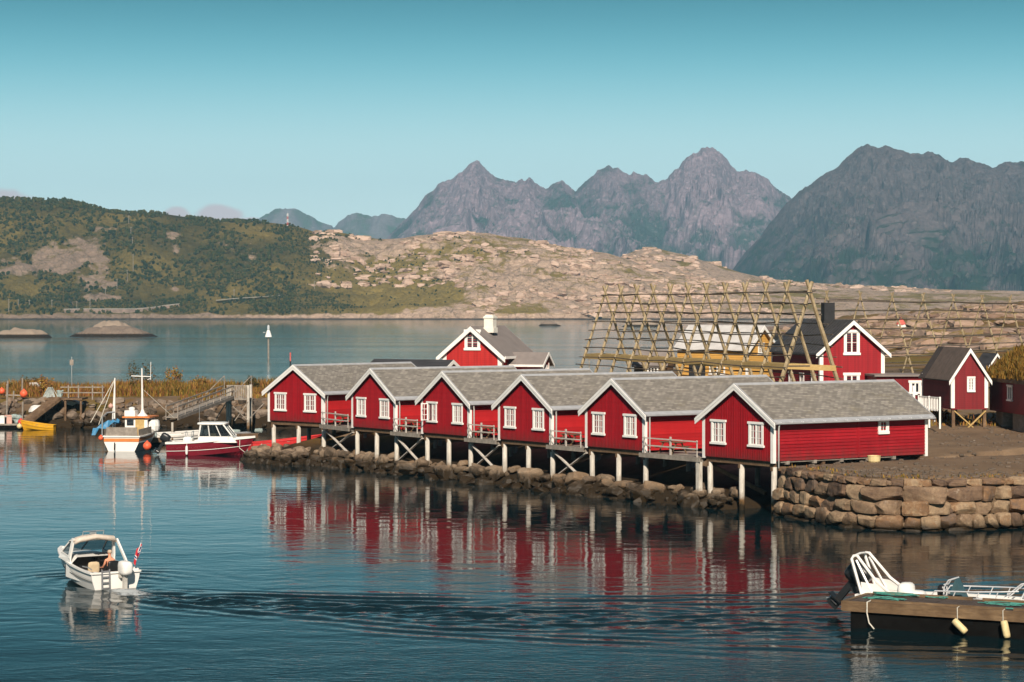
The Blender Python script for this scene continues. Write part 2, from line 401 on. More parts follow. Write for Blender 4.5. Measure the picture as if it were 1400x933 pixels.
# ------------------------------------------------------------------ mountains
def interp_px(pts, Yr):
    xs = np.array([(p[0]-700)/FPX*Yr for p in pts]); zs = np.array([CH+(HOR-p[1])/FPX*Yr for p in pts])
    return xs, zs
def mountain(name, pts, Yr, front, back, nx, ny, mat, zbase=-5, seed=3, gull=.16, fine=.025, fs=1/160.):
    xs, zs = interp_px(pts, Yr)
    X1 = np.linspace(xs[0], xs[-1], nx); T = np.concatenate([np.linspace(0, 1, ny), 1+np.linspace(0, 1, ny//4+2)[1:]])
    X, TT = np.meshgrid(X1, T)
    Y = np.where(TT <= 1, Yr-front*(1-TT), Yr+back*(TT-1))
    q = np.clip(TT, 0, 1)
    wx = X+(fbm(X*fs, Y*fs, 3, seed)-.5)*front*.35*(1-q)      # ribs and gullies wander sideways going down
    jag = Yr/7500.*((ridged(X1/62, X1*0+seed, 3, seed+31)-.62)*16+(ridged(X1/19, X1*0+seed, 3, seed+33)-.62)*9)
    zs_ = np.interp(X1, xs, zs)+jag*np.clip((np.interp(X1, xs, zs)-60)/150, 0, 1)
    Rz = np.interp(wx, X1, zs_)
    sm = np.interp(X+0*wx, xs, np.convolve(np.pad(zs, 3, 'edge'), np.ones(7)/7, 'valid'))
    Rz = Rz*q**2+sm*(1-q**2)
    prof = .25*q+.75*q**1.7
    Z = zbase+(Rz-zbase)*np.where(TT <= 1, prof, (2-TT)**1.5)
    rel = (Rz-zbase)*np.clip(4*q*(1-q)+.02, 0, 1)
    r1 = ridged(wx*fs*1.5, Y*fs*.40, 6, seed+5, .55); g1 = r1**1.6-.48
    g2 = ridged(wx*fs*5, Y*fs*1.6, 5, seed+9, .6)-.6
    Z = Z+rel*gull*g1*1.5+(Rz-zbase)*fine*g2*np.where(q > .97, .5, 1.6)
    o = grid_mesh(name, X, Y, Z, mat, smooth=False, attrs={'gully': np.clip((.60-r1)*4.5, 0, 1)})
    tag(o, kind='structure'); return o
def mountain_mat(name, rock, rock2, green, gz, scale):
    t = NT(name); gu = t.attr('gully'); p = t.pos(); g = t.N.new('ShaderNodeNewGeometry')
    n = t.noise(p, scale, 8, .65, .5); n2 = t.noise(p, scale*6, 6, .75); nz = t.sep(g.outputs['Normal'])[2]
    c = t.mix(t.rng(n2, .32, .68), rock, rock2)
    z = t.sep(p)[2]
    f = t.math('ADD', t.rng(z, gz*1.5, gz*.3, -.35, .65), t.math('ADD', t.math('ADD', t.math('MULTIPLY', t.math('SUBTRACT', n, .5), 3.0), t.math('MULTIPLY', gu, .55)), t.rng(nz, .55, .9, -.25, .25)))
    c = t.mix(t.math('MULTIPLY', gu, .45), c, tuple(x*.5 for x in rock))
    c = t.mix(t.rng(f, .05, .65), c, green)
    c = t.mix(t.math('MULTIPLY', t.rng(n2, .58, .7), .8), c, tuple(x*1.35 for x in rock2))
    t.col(c); t.set(Roughness=.95, Specular_IOR_Level=.05)
    t.bump(t.math('ADD', n2, t.math('MULTIPLY', n, .6)), 1.0, .022/scale); return t.m
main_pts = [(440, 400), (500, 360), (530, 325), (543, 312), (560, 293), (580, 270), (590, 261), (600, 252), (612, 245), (620, 240), (637, 230), (645, 222), (652, 219), (660, 226), (672, 238), (680, 243), (690, 246), (705, 249),
    (712, 245), (718, 248), (724, 241), (730, 249), (738, 254), (745, 256), (757, 250), (768, 248), (778, 256), (787, 262), (793, 256), (800, 249), (808, 243), (815, 238), (824, 231), (832, 226), (838, 231), (845, 233), (853, 237), (860, 238), (868, 234), (875, 236), (880, 238), (886, 238),
    (893, 247), (899, 251), (905, 249), (912, 246), (918, 239), (925, 233), (932, 224), (940, 216), (948, 211), (955, 207), (961, 204), (967, 201), (974, 203), (980, 206), (988, 211), (995, 217), (1002, 226), (1008, 232), (1014, 234), (1020, 233), (1028, 236), (1035, 238), (1050, 247), (1058, 255), (1065, 260), (1083, 273), (1100, 285), (1130, 300), (1180, 330), (1300, 380)]
M['mtn_main'] = mountain_mat('grey_mountain_rock', (.125, .09, .11), (.30, .22, .25), (.040, .055, .045), 300, .010)
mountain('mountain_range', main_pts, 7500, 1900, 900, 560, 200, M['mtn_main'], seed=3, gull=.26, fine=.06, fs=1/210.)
right_pts = [(960, 400), (1000, 372), (1020, 345), (1040, 325), (1055, 303), (1070, 284), (1085, 272), (1092, 263), (1100, 257), (1108, 250), (1115, 243), (1126, 238), (1140, 232), (1148, 226), (1155, 220), (1163, 212), (1170, 207), (1178, 203), (1185, 200), (1192, 202), (1200, 202), (1215, 201), (1228, 203),
    (1245, 207), (1252, 209), (1258, 212), (1264, 209), (1275, 208), (1283, 211), (1290, 215), (1297, 219), (1303, 222), (1311, 219), (1320, 217), (1328, 219), (1340, 223), (1350, 227), (1357, 231), (1365, 225), (1375, 220), (1388, 220), (1400, 222), (1430, 226), (1460, 218), (1500, 230), (1540, 222), (1580, 240), (1700, 260), (1800, 300), (1900, 400)]
M['mtn_right'] = mountain_mat('dark_mountain_rock', (.044, .034, .040), (.135, .105, .105), (.018, .030, .018), 220, .012)
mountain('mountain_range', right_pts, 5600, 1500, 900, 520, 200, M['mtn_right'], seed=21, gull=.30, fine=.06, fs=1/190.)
far_pts = [(250, 400), (300, 330), (335, 303), (350, 298), (362, 293), (375, 288), (388, 286), (400, 283), (406, 286), (412, 288), (425, 294), (440, 303), (450, 308), (457, 310), (463, 303), (470, 297), (482, 292), (490, 293), (500, 296), (508, 299), (515, 296), (525, 294), (535, 296), (550, 298), (570, 303), (620, 340), (700, 400)]
M['mtn_far'] = mountain_mat('far_mountain_rock', (.13, .115, .12), (.22, .19, .20), (.06, .09, .05), 200, .009)
mountain('mountain_range', far_pts, 9300, 1600, 500, 200, 110, M['mtn_far'], seed=11, gull=.10, fine=.02, fs=1/300.)

# ------------------------------------------------------------------ hills across the sound
hill_sil = [(-260, 300), (-150, 285), (-60, 276), (0, 273), (40, 274), (90, 276), (120, 283), (150, 291), (170, 293), (200, 292), (225, 294), (250, 298), (275, 301), (300, 304), (330, 304), (350, 305), (375, 308), (400, 311), (420, 316), (430, 320), (450, 318), (470, 321), (500, 327), (525, 329),
    (550, 328), (570, 324), (600, 322), (640, 320), (665, 321), (690, 326), (720, 329), (750, 336), (775, 341), (800, 345), (830, 349), (860, 358), (900, 372), (960, 385), (1050, 395), (1200, 402), (1500, 405)]
hill2_sil = [(780, 400), (830, 362), (850, 350), (870, 342), (890, 337), (905, 341), (920, 345), (940, 349), (960, 356), (980, 362), (1010, 372), (1050, 381), (1100, 386), (1200, 392), (1300, 396), (1500, 400)]
SHORE_Y, RIDGE_Y = 2240.0, 2560.0
def hill_noise(X, Y):
    return (fbm(X/38, Y/38, 5, 40)-.5)*13+(ridged(X/17, Y/14, 4, 44)-.6)*5.5
def hill_h(X, Y):
    X = np.asarray(X, float); Y = np.asarray(Y, float)
    xs, zs = interp_px(hill_sil, RIDGE_Y)
    shore = SHORE_Y+26*(fbm(X/60, X*0+.5, 4, 61)-.5)+np.interp(X, [-560, -430, -330, -200, 0, 200, 500], [-25, -5, 12, 8, -6, 0, 0])
    t = (Y-shore)/(RIDGE_Y-shore); q = np.clip(t, 0, 1)
    Rz = np.interp(X, xs, zs)
    # steep scree faces on the left, a low grassy bench in the middle, stepped rock on the right
    left = sst(-250, -330, X); mid = np.exp(-((X+130)/95)**2)
    prof = q**.85*(1-left)+(.12*sst(0, .12, q)+.88*sst(.1, 1.06, q)**.9)*left
    prof = prof*(1-mid)+mid*(.10*sst(0, .08, q)+.12*q+.78*sst(.18, 1.05, q))
    Z = Rz*prof
    env = np.clip(4*q*(1-q)*1.2+.03, 0, 1)*np.clip(Rz/60, .3, 1.4)
    Z = Z+hill_noise(X, Y)*env
    back = np.clip((Y-RIDGE_Y)/260, 0, 1); Z = Z*(1-back**1.5*.8)
    edge = np.clip((Y-shore)/7, -3, 1)
    return np.where(edge < 1, np.minimum(Z, 0)*0+edge*2.2+.2*np.minimum(Z, 6)*np.clip(edge, 0, 1), 2.2+np.maximum(Z, 0)*1.0)-1.0*(edge < 0)
X1 = np.concatenate([np.linspace(-760, -600, 30)[:-1], np.linspace(-600, 260, 470), np.linspace(260, 640, 60)[1:]]); Y1 = np.concatenate([np.linspace(2195, RIDGE_Y+4, 210), np.linspace(RIDGE_Y+6, RIDGE_Y+330, 30)])
X, Y = np.meshgrid(X1, Y1); Z = hill_h(X, Y)
# vegetation cover: bushy left slope with bare scree patches, grassy bench, mostly bare rock to the right
PXr = 700+X/Y*FPX; PYr = HOR-(Z-CH)/Y*FPX
n1 = fbm(X/70, Y/70, 5, 81); n2 = fbm(X/14, Y/14, 4, 85); sl = np.gradient(Z, axis=0)/np.maximum(np.gradient(Y, axis=0), 1e-3)
def ell(cx, cy, rx, ry): return np.exp(-(((PXr-cx)/rx)**2+((PYr-cy)/ry)**2))
veg = .95*sst(560, 400, PXr)+.30+(n1-.5)*1.1+(n2-.5)*.9-.35*np.clip(sl-.35, 0, 1)
for e in ((118, 362, 30, 38, 1.25), (66, 348, 22, 28, .8), (140, 395, 28, 22, 1.2), (28, 365, 34, 18, .8), (240, 375, 8, 30, .8), (135, 308, 26, 12, .7), (60, 300, 30, 10, .5), (455, 345, 30, 18, .7), (237, 322, 12, 6, .5), (245, 392, 20, 6, .5)):
    veg -= e[4]*ell(*e[:4])*np.clip(.05+2.2*(fbm(X/24, Y/24, 4, 87)-.18), 0, 1.5)
for e in ((560, 400, 70, 16, .9), (470, 410, 100, 14, .8), (540, 375, 40, 22, .45), (600, 345, 60, 6, .3), (690, 352, 40, 8, .3), (800, 372, 60, 8, .3)):
    veg += e[4]*ell(*e[:4])
veg = np.clip(veg, 0, 1)*sst(3.0, 7.5, Z+(n2-.5)*4)
dry = np.clip(.34+(n1-.45)*1.2+.5*sst(300, 620, PXr)+.5*ell(620, 415, 90, 14)+.4*ell(330, 320, 60, 12), 0, 1)
def hill_mat():
    t = NT('hillside'); p = t.pos(); v = t.attr('veg'); d = t.attr('dry'); z = t.sep(p)[2]
    n = t.noise(p, .05, 8, .7, .5); n2 = t.noise(p, .25, 6, .75)
    pv = t.map(p, (1, 1, .55)); wv = t.N.new('ShaderNodeTexNoise'); t.L.new(p, wv.inputs['Vector']); wv.inputs['Scale'].default_value = .06; wv.inputs['Detail'].default_value = 5; wv.inputs['Roughness'].default_value = .7
    va = t.N.new('ShaderNodeVectorMath'); va.operation = 'MULTIPLY_ADD'; t.L.new(wv.outputs['Color'], va.inputs[0]); va.inputs[1].default_value = (22, 22, 22); t.L.new(pv, va.inputs[2]); pv = va.outputs[0]
    cr = t.voro(pv, .075, 'DISTANCE_TO_EDGE'); cr2 = t.voro(pv, .19, 'DISTANCE_TO_EDGE')
    rock = t.mix(t.rng(n2, .34, .66), (.31, .205, .15), (.62, .45, .33))
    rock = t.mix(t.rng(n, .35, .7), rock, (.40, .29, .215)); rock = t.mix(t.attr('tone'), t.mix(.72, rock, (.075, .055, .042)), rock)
    rock = t.mix(t.math('MULTIPLY', t.rng(cr, .06, .0), t.rng(n, .35, .6, 0, .8)), rock, (.06, .05, .030))
    rock = t.mix(t.math('MULTIPLY', t.rng(cr2, .08, .0), t.rng(n2, .3, .6, 0, .5)), rock, (.08, .065, .045))
    g = t.mix(t.rng(n2, .3, .7), (.022, .022, .007), (.068, .055, .016))
    dr = t.mix(t.rng(n, .3, .7), (.21, .15, .035), (.30, .215, .06))
    g = t.mix(t.math('MULTIPLY', d, t.rng(n2, .25, .7, .3, 1.0)), g, dr)
    f = t.rng(t.math('ADD', v, t.math('MULTIPLY', t.math('SUBTRACT', n2, .5), 1.2)), .38, .60)
    st = t.noise(t.map(p, (.05, .05, .22)), 1.0, 6, .7)
    rock = t.mix(t.math('MULTIPLY', t.rng(st, .54, .64), t.rng(v, .0, .3, .45, .9)), rock, t.mix(d, (.07, .065, .02), (.24, .165, .05)))
    c = t.mix(f, rock, g)
    zz = t.math('ADD', z, t.math('MULTIPLY', n2, 1.5))
    c = t.mix(t.rng(zz, 2.6, 1.2), c, (.035, .028, .024))
    t.col(c); t.set(Roughness=.95, Specular_IOR_Level=.05)
    h = t.math('ADD', t.math('MINIMUM', t.math('MULTIPLY', cr, 4.0), .6), t.math('ADD', t.math('MULTIPLY', n2, 1.6), t.math('MINIMUM', t.math('MULTIPLY', cr2, 3.0), .4)))
    t.bump(h, .9, .9); return t.m
M['hill'] = hill_mat()
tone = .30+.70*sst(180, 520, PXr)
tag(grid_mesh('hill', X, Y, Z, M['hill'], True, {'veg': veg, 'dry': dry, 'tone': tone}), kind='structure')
hx, hy, hveg, hpx, hpy, hdry, hz = X.ravel(), Y.ravel(), veg.ravel(), PXr.ravel(), PYr.ravel(), dry.ravel(), Z.ravel()
# second rocky hill a little behind
xs2, zs2 = interp_px(hill2_sil, 2850)
X1 = np.linspace(60, 760, 260); Y1 = np.linspace(2480, 3050, 150)
X2, Y2 = np.meshgrid(X1, Y1); q = np.clip((Y2-2480)/370, 0, 1)
Z2 = np.interp(X2, xs2, zs2)*np.where(Y2 < 2850, q**.8, np.clip(1-(Y2-2850)/400, 0, 1))+hill_noise(X2+90, Y2)*.8*np.clip(4*q*(1-q)+.05, 0, 1)
nv = fbm(X2/26, Y2/26, 5, 91)
tag(grid_mesh('hill', X2, Y2, Z2, M['hill'], True, {'veg': np.clip(.05+(nv-.45)*2.2, 0, 1), 'dry': np.clip(nv*1.4, 0, 1), 'tone': np.ones(X2.shape)}), kind='structure')

# birch scrub on the far slope: leafy clumps nobody could count
def leaf_mat(name, cols, rough=.9):
    t = NT(name); r = t.island(); n = t.noise(t.pos(), .08, 4)
    t.col(t.ramp(t.math('ADD', t.math('MULTIPLY', r, .7), t.math('MULTIPLY', t.math('SUBTRACT', n, .35), .8)), [((i+.3)/len(cols), c) for i, c in enumerate(cols)]))
    t.set(Roughness=rough, Specular_IOR_Level=.05); return t.m
M['scrub'] = leaf_mat('birch_scrub', [(.012, .019, .007), (.024, .034, .010), (.044, .048, .014), (.085, .068, .020)])
def scrub():
    g = np.random.default_rng(5)
    ok = np.where((hveg > .55) & (hpx > -30) & (hpx < 660) & (hz > 5) & (hy < RIDGE_Y+2))[0]
    wgt = np.ones(len(ok)); wgt *= np.where(hdry[ok] > .65, .25, 1)*np.clip((fbm(hx[ok]/26, hy[ok]/26, 4, 201)-.33)*5, .03, 1); wgt *= np.where((hpx[ok] > 480) & (hpy[ok] > 392), .35, 1)
    pick = g.choice(ok, 7500, p=wgt/wgt.sum())
    bm = bmesh.new(); bmesh.ops.create_icosphere(bm, subdivisions=1, radius=1); bv = np.array([v.co[:] for v in bm.verts]); bf = np.array([[v.index for v in f.verts] for f in bm.faces]); bm.free()
    V = []; Fc = []; k = 0
    for i in pick:
        s = g.uniform(.8, 2.0)*(.62 if hpx[i] > 400 else 1); x = hx[i]+g.uniform(-2, 2); y = hy[i]+g.uniform(-1.5, 1.5); z = hz[i]
        for j in range(2):
            sc = s*np.array([g.uniform(.7, 1.2), g.uniform(.7, 1.2), g.uniform(.8, 1.25)])*(.7 if j else 1)
            v = bv*sc*(1+g.normal(0, .22, (len(bv), 1)))+np.array([x+g.uniform(-.8, .8)*s*j, y, z+s*.55+.5*s*j])
            V.append(v); Fc.append(bf+k); k += len(bv)
    V = np.concatenate(V); Fc = np.concatenate(Fc)
    me = bpy.data.meshes.new('birch_scrub'); me.from_pydata(V.tolist(), [], Fc.tolist()); me.materials.append(M['scrub'])
    o = bpy.data.objects.new('birch_scrub', me); COL.objects.link(o); tag(o, kind='stuff')
scrub()

def hit(px, py, y0=2190, y1=2900):
    Yv = np.arange(y0, y1, 1.0); Xv = (px-700)/FPX*Yv; zr = CH+(HOR-py)/FPX*Yv
    k = np.where(hill_h(Xv, Yv) >= zr)[0]
    i = k[0] if len(k) else len(Yv)-1
    return Vector((Xv[i], Yv[i], zr[i]))
M['road'] = plain('road_asphalt', (.20, .19, .18), .9, .1, .2)
M['bank'] = plain('road_bank_stone', (.20, .145, .115), .95, .4, .25, .5)
M['rail'] = plain('galvanised_rail', (.30, .285, .26), .7, .1, .2)
# the coast road under the hill, on its low stone bank
def road():
    pts = [hit(px, py) for px, py in ((88, 425), (110, 424.5), (135, 424.5), (160, 424.5), (185, 424.5), (205, 423), (225, 420), (247, 417.5))]
    for seg in (pts, [hit(px, py) for px, py in ((296, 413), (315, 411), (335, 409.5), (352, 408.5), (372, 407), (388, 405.5))]):
        m = MB(); w = MB()
        for a, b in zip(seg[:-1], seg[1:]):
            a2, b2 = a+Vector((0, -4, .5)), b+Vector((0, -4, .5)); u = Vector((0, 9, .1))
            m.add([a2, b2, b2+u, a2+u], [(0, 1, 2, 3)])
            d = Vector((0, -1.2, -7)); w.add([a2+Vector((0, -.02, .7)), b2+Vector((0, -.02, .7)), b2+d, a2+d], [(0, 1, 2, 3)])
        tag(m.build('coast_road', M['road']), kind='structure')
        if seg is pts: tag(w.build('embankment', M['bank']), kind='structure')
        g = MB()
        for a, b in zip(seg[:-1], seg[1:]): g.beam(a+Vector((0, -3.6, 1.5)), b+Vector((0, -3.6, 1.5)), .3, .55)
        o = g.build('guard_rail', M['rail'])
        tag(o, 'pale guard rail along the %s stretch of far coast road' % ('lower left' if seg is pts else 'higher right'), 'guard rail')



road()
# power poles up the far slope and along the coast road
ppoles = [((176, 306), 9, 'on the crest'), ((179, 322), 9, ''), ((181, 336), 9, ''), ((182, 372), 26*.7, ''), ((174, 385), 12, ''), ((160, 395), 10, ''), ((144, 404), 7.5, ''), ((123, 421), 10, ''), ((105, 424), 8.5, ''), ((71, 421), 8, ''), ((40, 422), 8.5, ''), ((25, 420), 7.5, ''), ((12, 427), 13, ''), ((320, 408), 9, ''), ((430, 396), 8.5, ''), ((91*1.0, 384+10), 0, '')]
plab = ['power pole at the top of the line climbing the far hill, on the skyline', 'second power pole below the skyline on the far hill', 'power pole halfway down the line on the far green hillside', 'tallest power pole, pale against the dark scrub of the far hill', 'power pole at the foot of the line, beside the bare scree', 'short power pole below the scree on the far hill', 'power pole standing in brown scrub just above the coast road bend',
        'power pole at the right end of the row along the lower coast road', 'power pole above the low stone bank of the coast road', 'thin pole between the scree foot and the lower coast road', 'power pole on the shore left of the stone bank', 'small power pole on the shore near the left edge of the photo', 'leftmost and longest power pole on the far shore', 'power pole in the scrub above the higher stretch of coast road', 'power pole in dark trees left of the grassy bench']
for (p, h, _), lb in zip(ppoles[:15], plab):
    b = hit(*p); m = MB(); m.tube([b+Vector((0, 0, -1)), b+Vector((0, 0, h))], [.38, .28], 5)
    m.beam(b+Vector((-1.3, 0, h-.9)), b+Vector((1.3, 0, h-.9)), .2, .25)
    tag(m.build('power_pole', M['paint_pole']) if 'paint_pole' in M else m.build('power_pole', M['board_grey']), lb, 'power pole', 'power poles on the far hill')
b = hit(393, 311, 2300, 2700) if True else None
t_ = thing('radio_mast', 'red and white radio mast on the ridge of the far hill', 'mast', b)
for k in range(5):
    m = MB()
    for a in range(3):
        c, s = math.cos(a*2.094), math.sin(a*2.094)
        m.tube([(c*.7, s*.7, -1+k*3.2), (c*.6, s*.6, 2.2+k*3.2)], .28, 4)
    m.beam((-.7, 0, 1+k*3.2), (.7, 0, 2.4+k*3.2), .25, .25)
    m.build('mast_section', M['tyre_red'] if k % 2 else M['white'], t_)
m = MB(); m.tube([(0, 0, 15), (0, 0, 18)], .12, 4); m.build('aerial', M['steel'], t_)

# ------------------------------------------------------------------ skerries in the sound
M['skerry'] = stone_mat('skerry_rock', [(.16, .12, .09), (.30, .23, .18), (.36, .28, .21)], True, False, 1.1)
def skerry(px0, px1, py, h, seed, lab, power=1.5, peak=.5):
    Y = FPX*CH/(py-HOR); x0, x1 = (px0-700)/FPX*Y, (px1-700)/FPX*Y
    nx = 90; ny = 40; L = x1-x0
    X, Yg = np.meshgrid(np.linspace(x0-2, x1+2, nx), np.linspace(Y-4, Y+.6*L+8, ny))
    u = (X-x0)/L; w = (Yg-Y)/(.6*L)
    u2 = np.where(u < peak, u/peak*.5, .5+(u-peak)/(1-peak)*.5)
    d = np.clip(1-((u2-.5)/.5)**2-((w-.5)/.5)**2, -1, 1)
    Z = np.sign(d)*np.abs(d)**power*h+(fbm(X/3.5, Yg/3.5, 4, seed)-.5)*h*.45*np.clip(d*2+.3, 0, 1)+(fbm(X/12, Yg/12, 3, seed+3)-.5)*h*.5*np.clip(d*2, 0, 1)-.15
    o = grid_mesh('skerry', X, Yg, Z, M['skerry'], True)
    tag(o, kind='structure')
skerry(84, 216, 461, 4.6, 5, '', 1.2, .43)
skerry(116, 186, 459.5, 6.6, 6, '', .8, .48)
skerry(-30, 66, 462, 3.6, 8, '', 1.0, .55)
skerry(736, 768, 446, 3.2, 12, '', 1.0, .4)
skerry(850, 905, 447, 4.5, 14, '', 1.0, .7)

# ------------------------------------------------------------------ near land
A0 = Vector((15.1, 135.7, 0)); RU = Vector((-.561, .828, 0)).normalized(); RV = Vector((.828, .561, 0)).normalized()
def ST(s, t, z=0.0):
    p = A0+RU*s+RV*t; p.z = z; return p
def sdist(poly, X, Y):
    n = len(poly); d = np.full(X.shape, 1e18); ins = np.zeros(X.shape, bool)
    for i in range(n):
        (x0, y0), (x1, y1) = poly[i], poly[(i+1) % n]
        ex, ey = x1-x0, y1-y0; wx, wy = X-x0, Y-y0
        t = np.clip((wx*ex+wy*ey)/(ex*ex+ey*ey), 0, 1)
        d = np.minimum(d, (wx-ex*t)**2+(wy-ey*t)**2)
        c = ((y0 > Y) != (y1 > Y)) & (X < ex*(Y-y0)/(ey if ey else 1e-9)+x0); ins ^= c
    return np.where(ins, 1, -1)*np.sqrt(d)
def xy(p): return (p.x, p.y)
soft_poly = [xy(ST(-2, 6)), xy(ST(3.2, 6.5)), xy(ST(3.4, -1.0)), xy(ST(12, -1.3)), xy(ST(22, -1.0)), xy(ST(32, -.9)), xy(ST(42, -1.2)), xy(ST(52, -1.2)), (-17.5, 177.5), (-20.5, 181), (-20.6, 186), (-15, 193), (-13.5, 203),
             (-19, 215), (-22, 231), (-33, 233), (-45, 232), (-60, 232), (-110, 236), (-110, 262), (-60, 262), (-24, 262), (-6, 268), (8, 285), (22, 320), (42, 420), (66, 560), (90, 760), (110, 1100), (700, 1300), (700, 120), (70, 136)]
wall_line = [(15.3, 135.0), (16.6, 131.2), (18.0, 127.8), (19.6, 126.0), (22, 125.2), (25, 125.9), (28, 127), (34, 129.4), (44, 132), (60, 135)]
hard_poly = wall_line+[(700, 135), (700, 400), xy(ST(-3, 60)), xy(ST(0.2, 14)), xy(ST(.15, 2))]
def land_h(X, Y):
    d = sdist(soft_poly, X, Y)
    grade = np.interp(Y, [0, 168, 180, 215, 300, 450, 620, 900, 1100, 1300], [3.02, 3.02, 3.7, 5.3, 7.6, 10.2, 13.5, 21.5, 16, 8])
    grade = np.where(X < 5, np.minimum(grade, np.interp(X, [-30, -20, 0, 5], [2.7, 3.0, 3.2, 4.2])), grade)
    prof = np.interp(d, [-6, -1, 0, .8, 3, 8, 12, 60, 150, 400], [-4, -1.2, -.35, .45, 1.15, 2.6, 3.05, 8, 16, 40])
    prof = np.where((X < -21), np.interp(d, [-6, -1, 0, 1.5, 4, 6.5, 12], [-4, -1, -.3, 1.1, 2.2, 2.75, 2.9]), prof)
    z = np.minimum(prof, grade)
    far = sst(225, 330, Y)*sst(8, 40, d)
    z = z+far*((fbm(X/30, Y/30, 5, 70)-.5)*6.5+(ridged(X/9, Y/9, 4, 73)-.6)*3.4*sst(260, 420, Y))
    z = z+(fbm(X/2.2, Y/2.2, 4, 75)-.5)*.22*sst(.3, 2, d)
    dh = sdist(hard_poly, X, Y)
    z = np.where(dh > .55, np.maximum(z, np.minimum(grade, 2.75+.3*sst(.5, 4, dh))+(fbm(X/1.5, Y/1.5, 3, 77)-.5)*.10), np.where(dh > -1.0, np.minimum(z, -1), z))
    return z
X1 = np.concatenate([np.linspace(-110, -60, 26)[:-1], np.arange(-60, 75, .62), np.linspace(75, 200, 60), np.linspace(205, 640, 80)])
Y1 = np.concatenate([np.arange(122, 275, .62), np.linspace(276, 460, 90), np.linspace(463, 1300, 190)])
X, Y = np.meshgrid(X1, Y1); Z = land_h(X, Y)
gn = fbm(X/9, Y/9, 5, 95); gn2 = fbm(X/2.4, Y/2.4, 4, 97)
grass = sst(172, 176, Y)*sst(.50, .60, gn2*.6+gn*.4+.04)*np.where(Y > 225, .75, 1.0)
grass = np.where((X < -18) & (Y > 238), np.clip(.4+sst(240, 247, Y), 0, 1), grass)
grass = np.where(Y > 240, np.clip(grass*.5+sst(.48, .6, fbm(X/24, Y/30, 5, 99))*.95, 0, 1), grass)
rocky = sst(235, 300, Y)*(X > -5)
def ground_mat():
    t = NT('ground_surface'); p = t.pos(); g = t.attr('grass'); r = t.attr('rocky'); z = t.sep(p)[2]
    n = t.noise(p, .5, 8, .7); n2 = t.noise(p, 6, 6, .75); nb = t.noise(p, .12, 5)
    dirt = t.mix(t.rng(n, .3, .7), (.135, .086, .050), (.23, .155, .094))
    dirt = t.mix(t.rng(n2, .35, .75, 0, .6), dirt, (.10, .075, .055))
    cr = t.voro(t.map(p, (1, 1, .6)), .33, 'DISTANCE_TO_EDGE')
    rock = t.mix(t.rng(t.noise(p, .25, 8, .75), .3, .7), (.20, .135, .10), (.42, .30, .235))
    rock = t.mix(t.math('MULTIPLY', t.rng(cr, .1, 0), .75), rock, (.05, .04, .03))
    c = t.mix(r, dirt, rock)
    gr = t.mix(t.rng(n2, .3, .7), (.085, .062, .016), (.19, .135, .035)); gr = t.mix(t.rng(nb, .4, .6), gr, (.16, .085, .03))
    c = t.mix(t.rng(t.math('ADD', g, t.math('MULTIPLY', t.math('SUBTRACT', n2, .5), .8)), .4, .65), c, gr)
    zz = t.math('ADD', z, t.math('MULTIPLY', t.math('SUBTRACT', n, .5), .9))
    c = t.mix(t.rng(zz, 2.0, 1.1), c, t.mix(n2, (.010, .008, .006), (.045, .028, .012)))  # tidal weed, carried high and near black to paint shade under the cabins
    t.col(c); t.set(Roughness=.92, Specular_IOR_Level=.15)
    t.bump(t.math('ADD', n2, t.math('MULTIPLY', t.math('MINIMUM', cr, .25), t.math('MULTIPLY', r, 6.0))), .7, .045); return t.m
M['ground'] = ground_mat()
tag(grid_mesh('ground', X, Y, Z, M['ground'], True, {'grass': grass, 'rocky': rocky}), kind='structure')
def gz(x, y): return float(land_h(np.array([[x]], float), np.array([[y]], float))[0, 0])

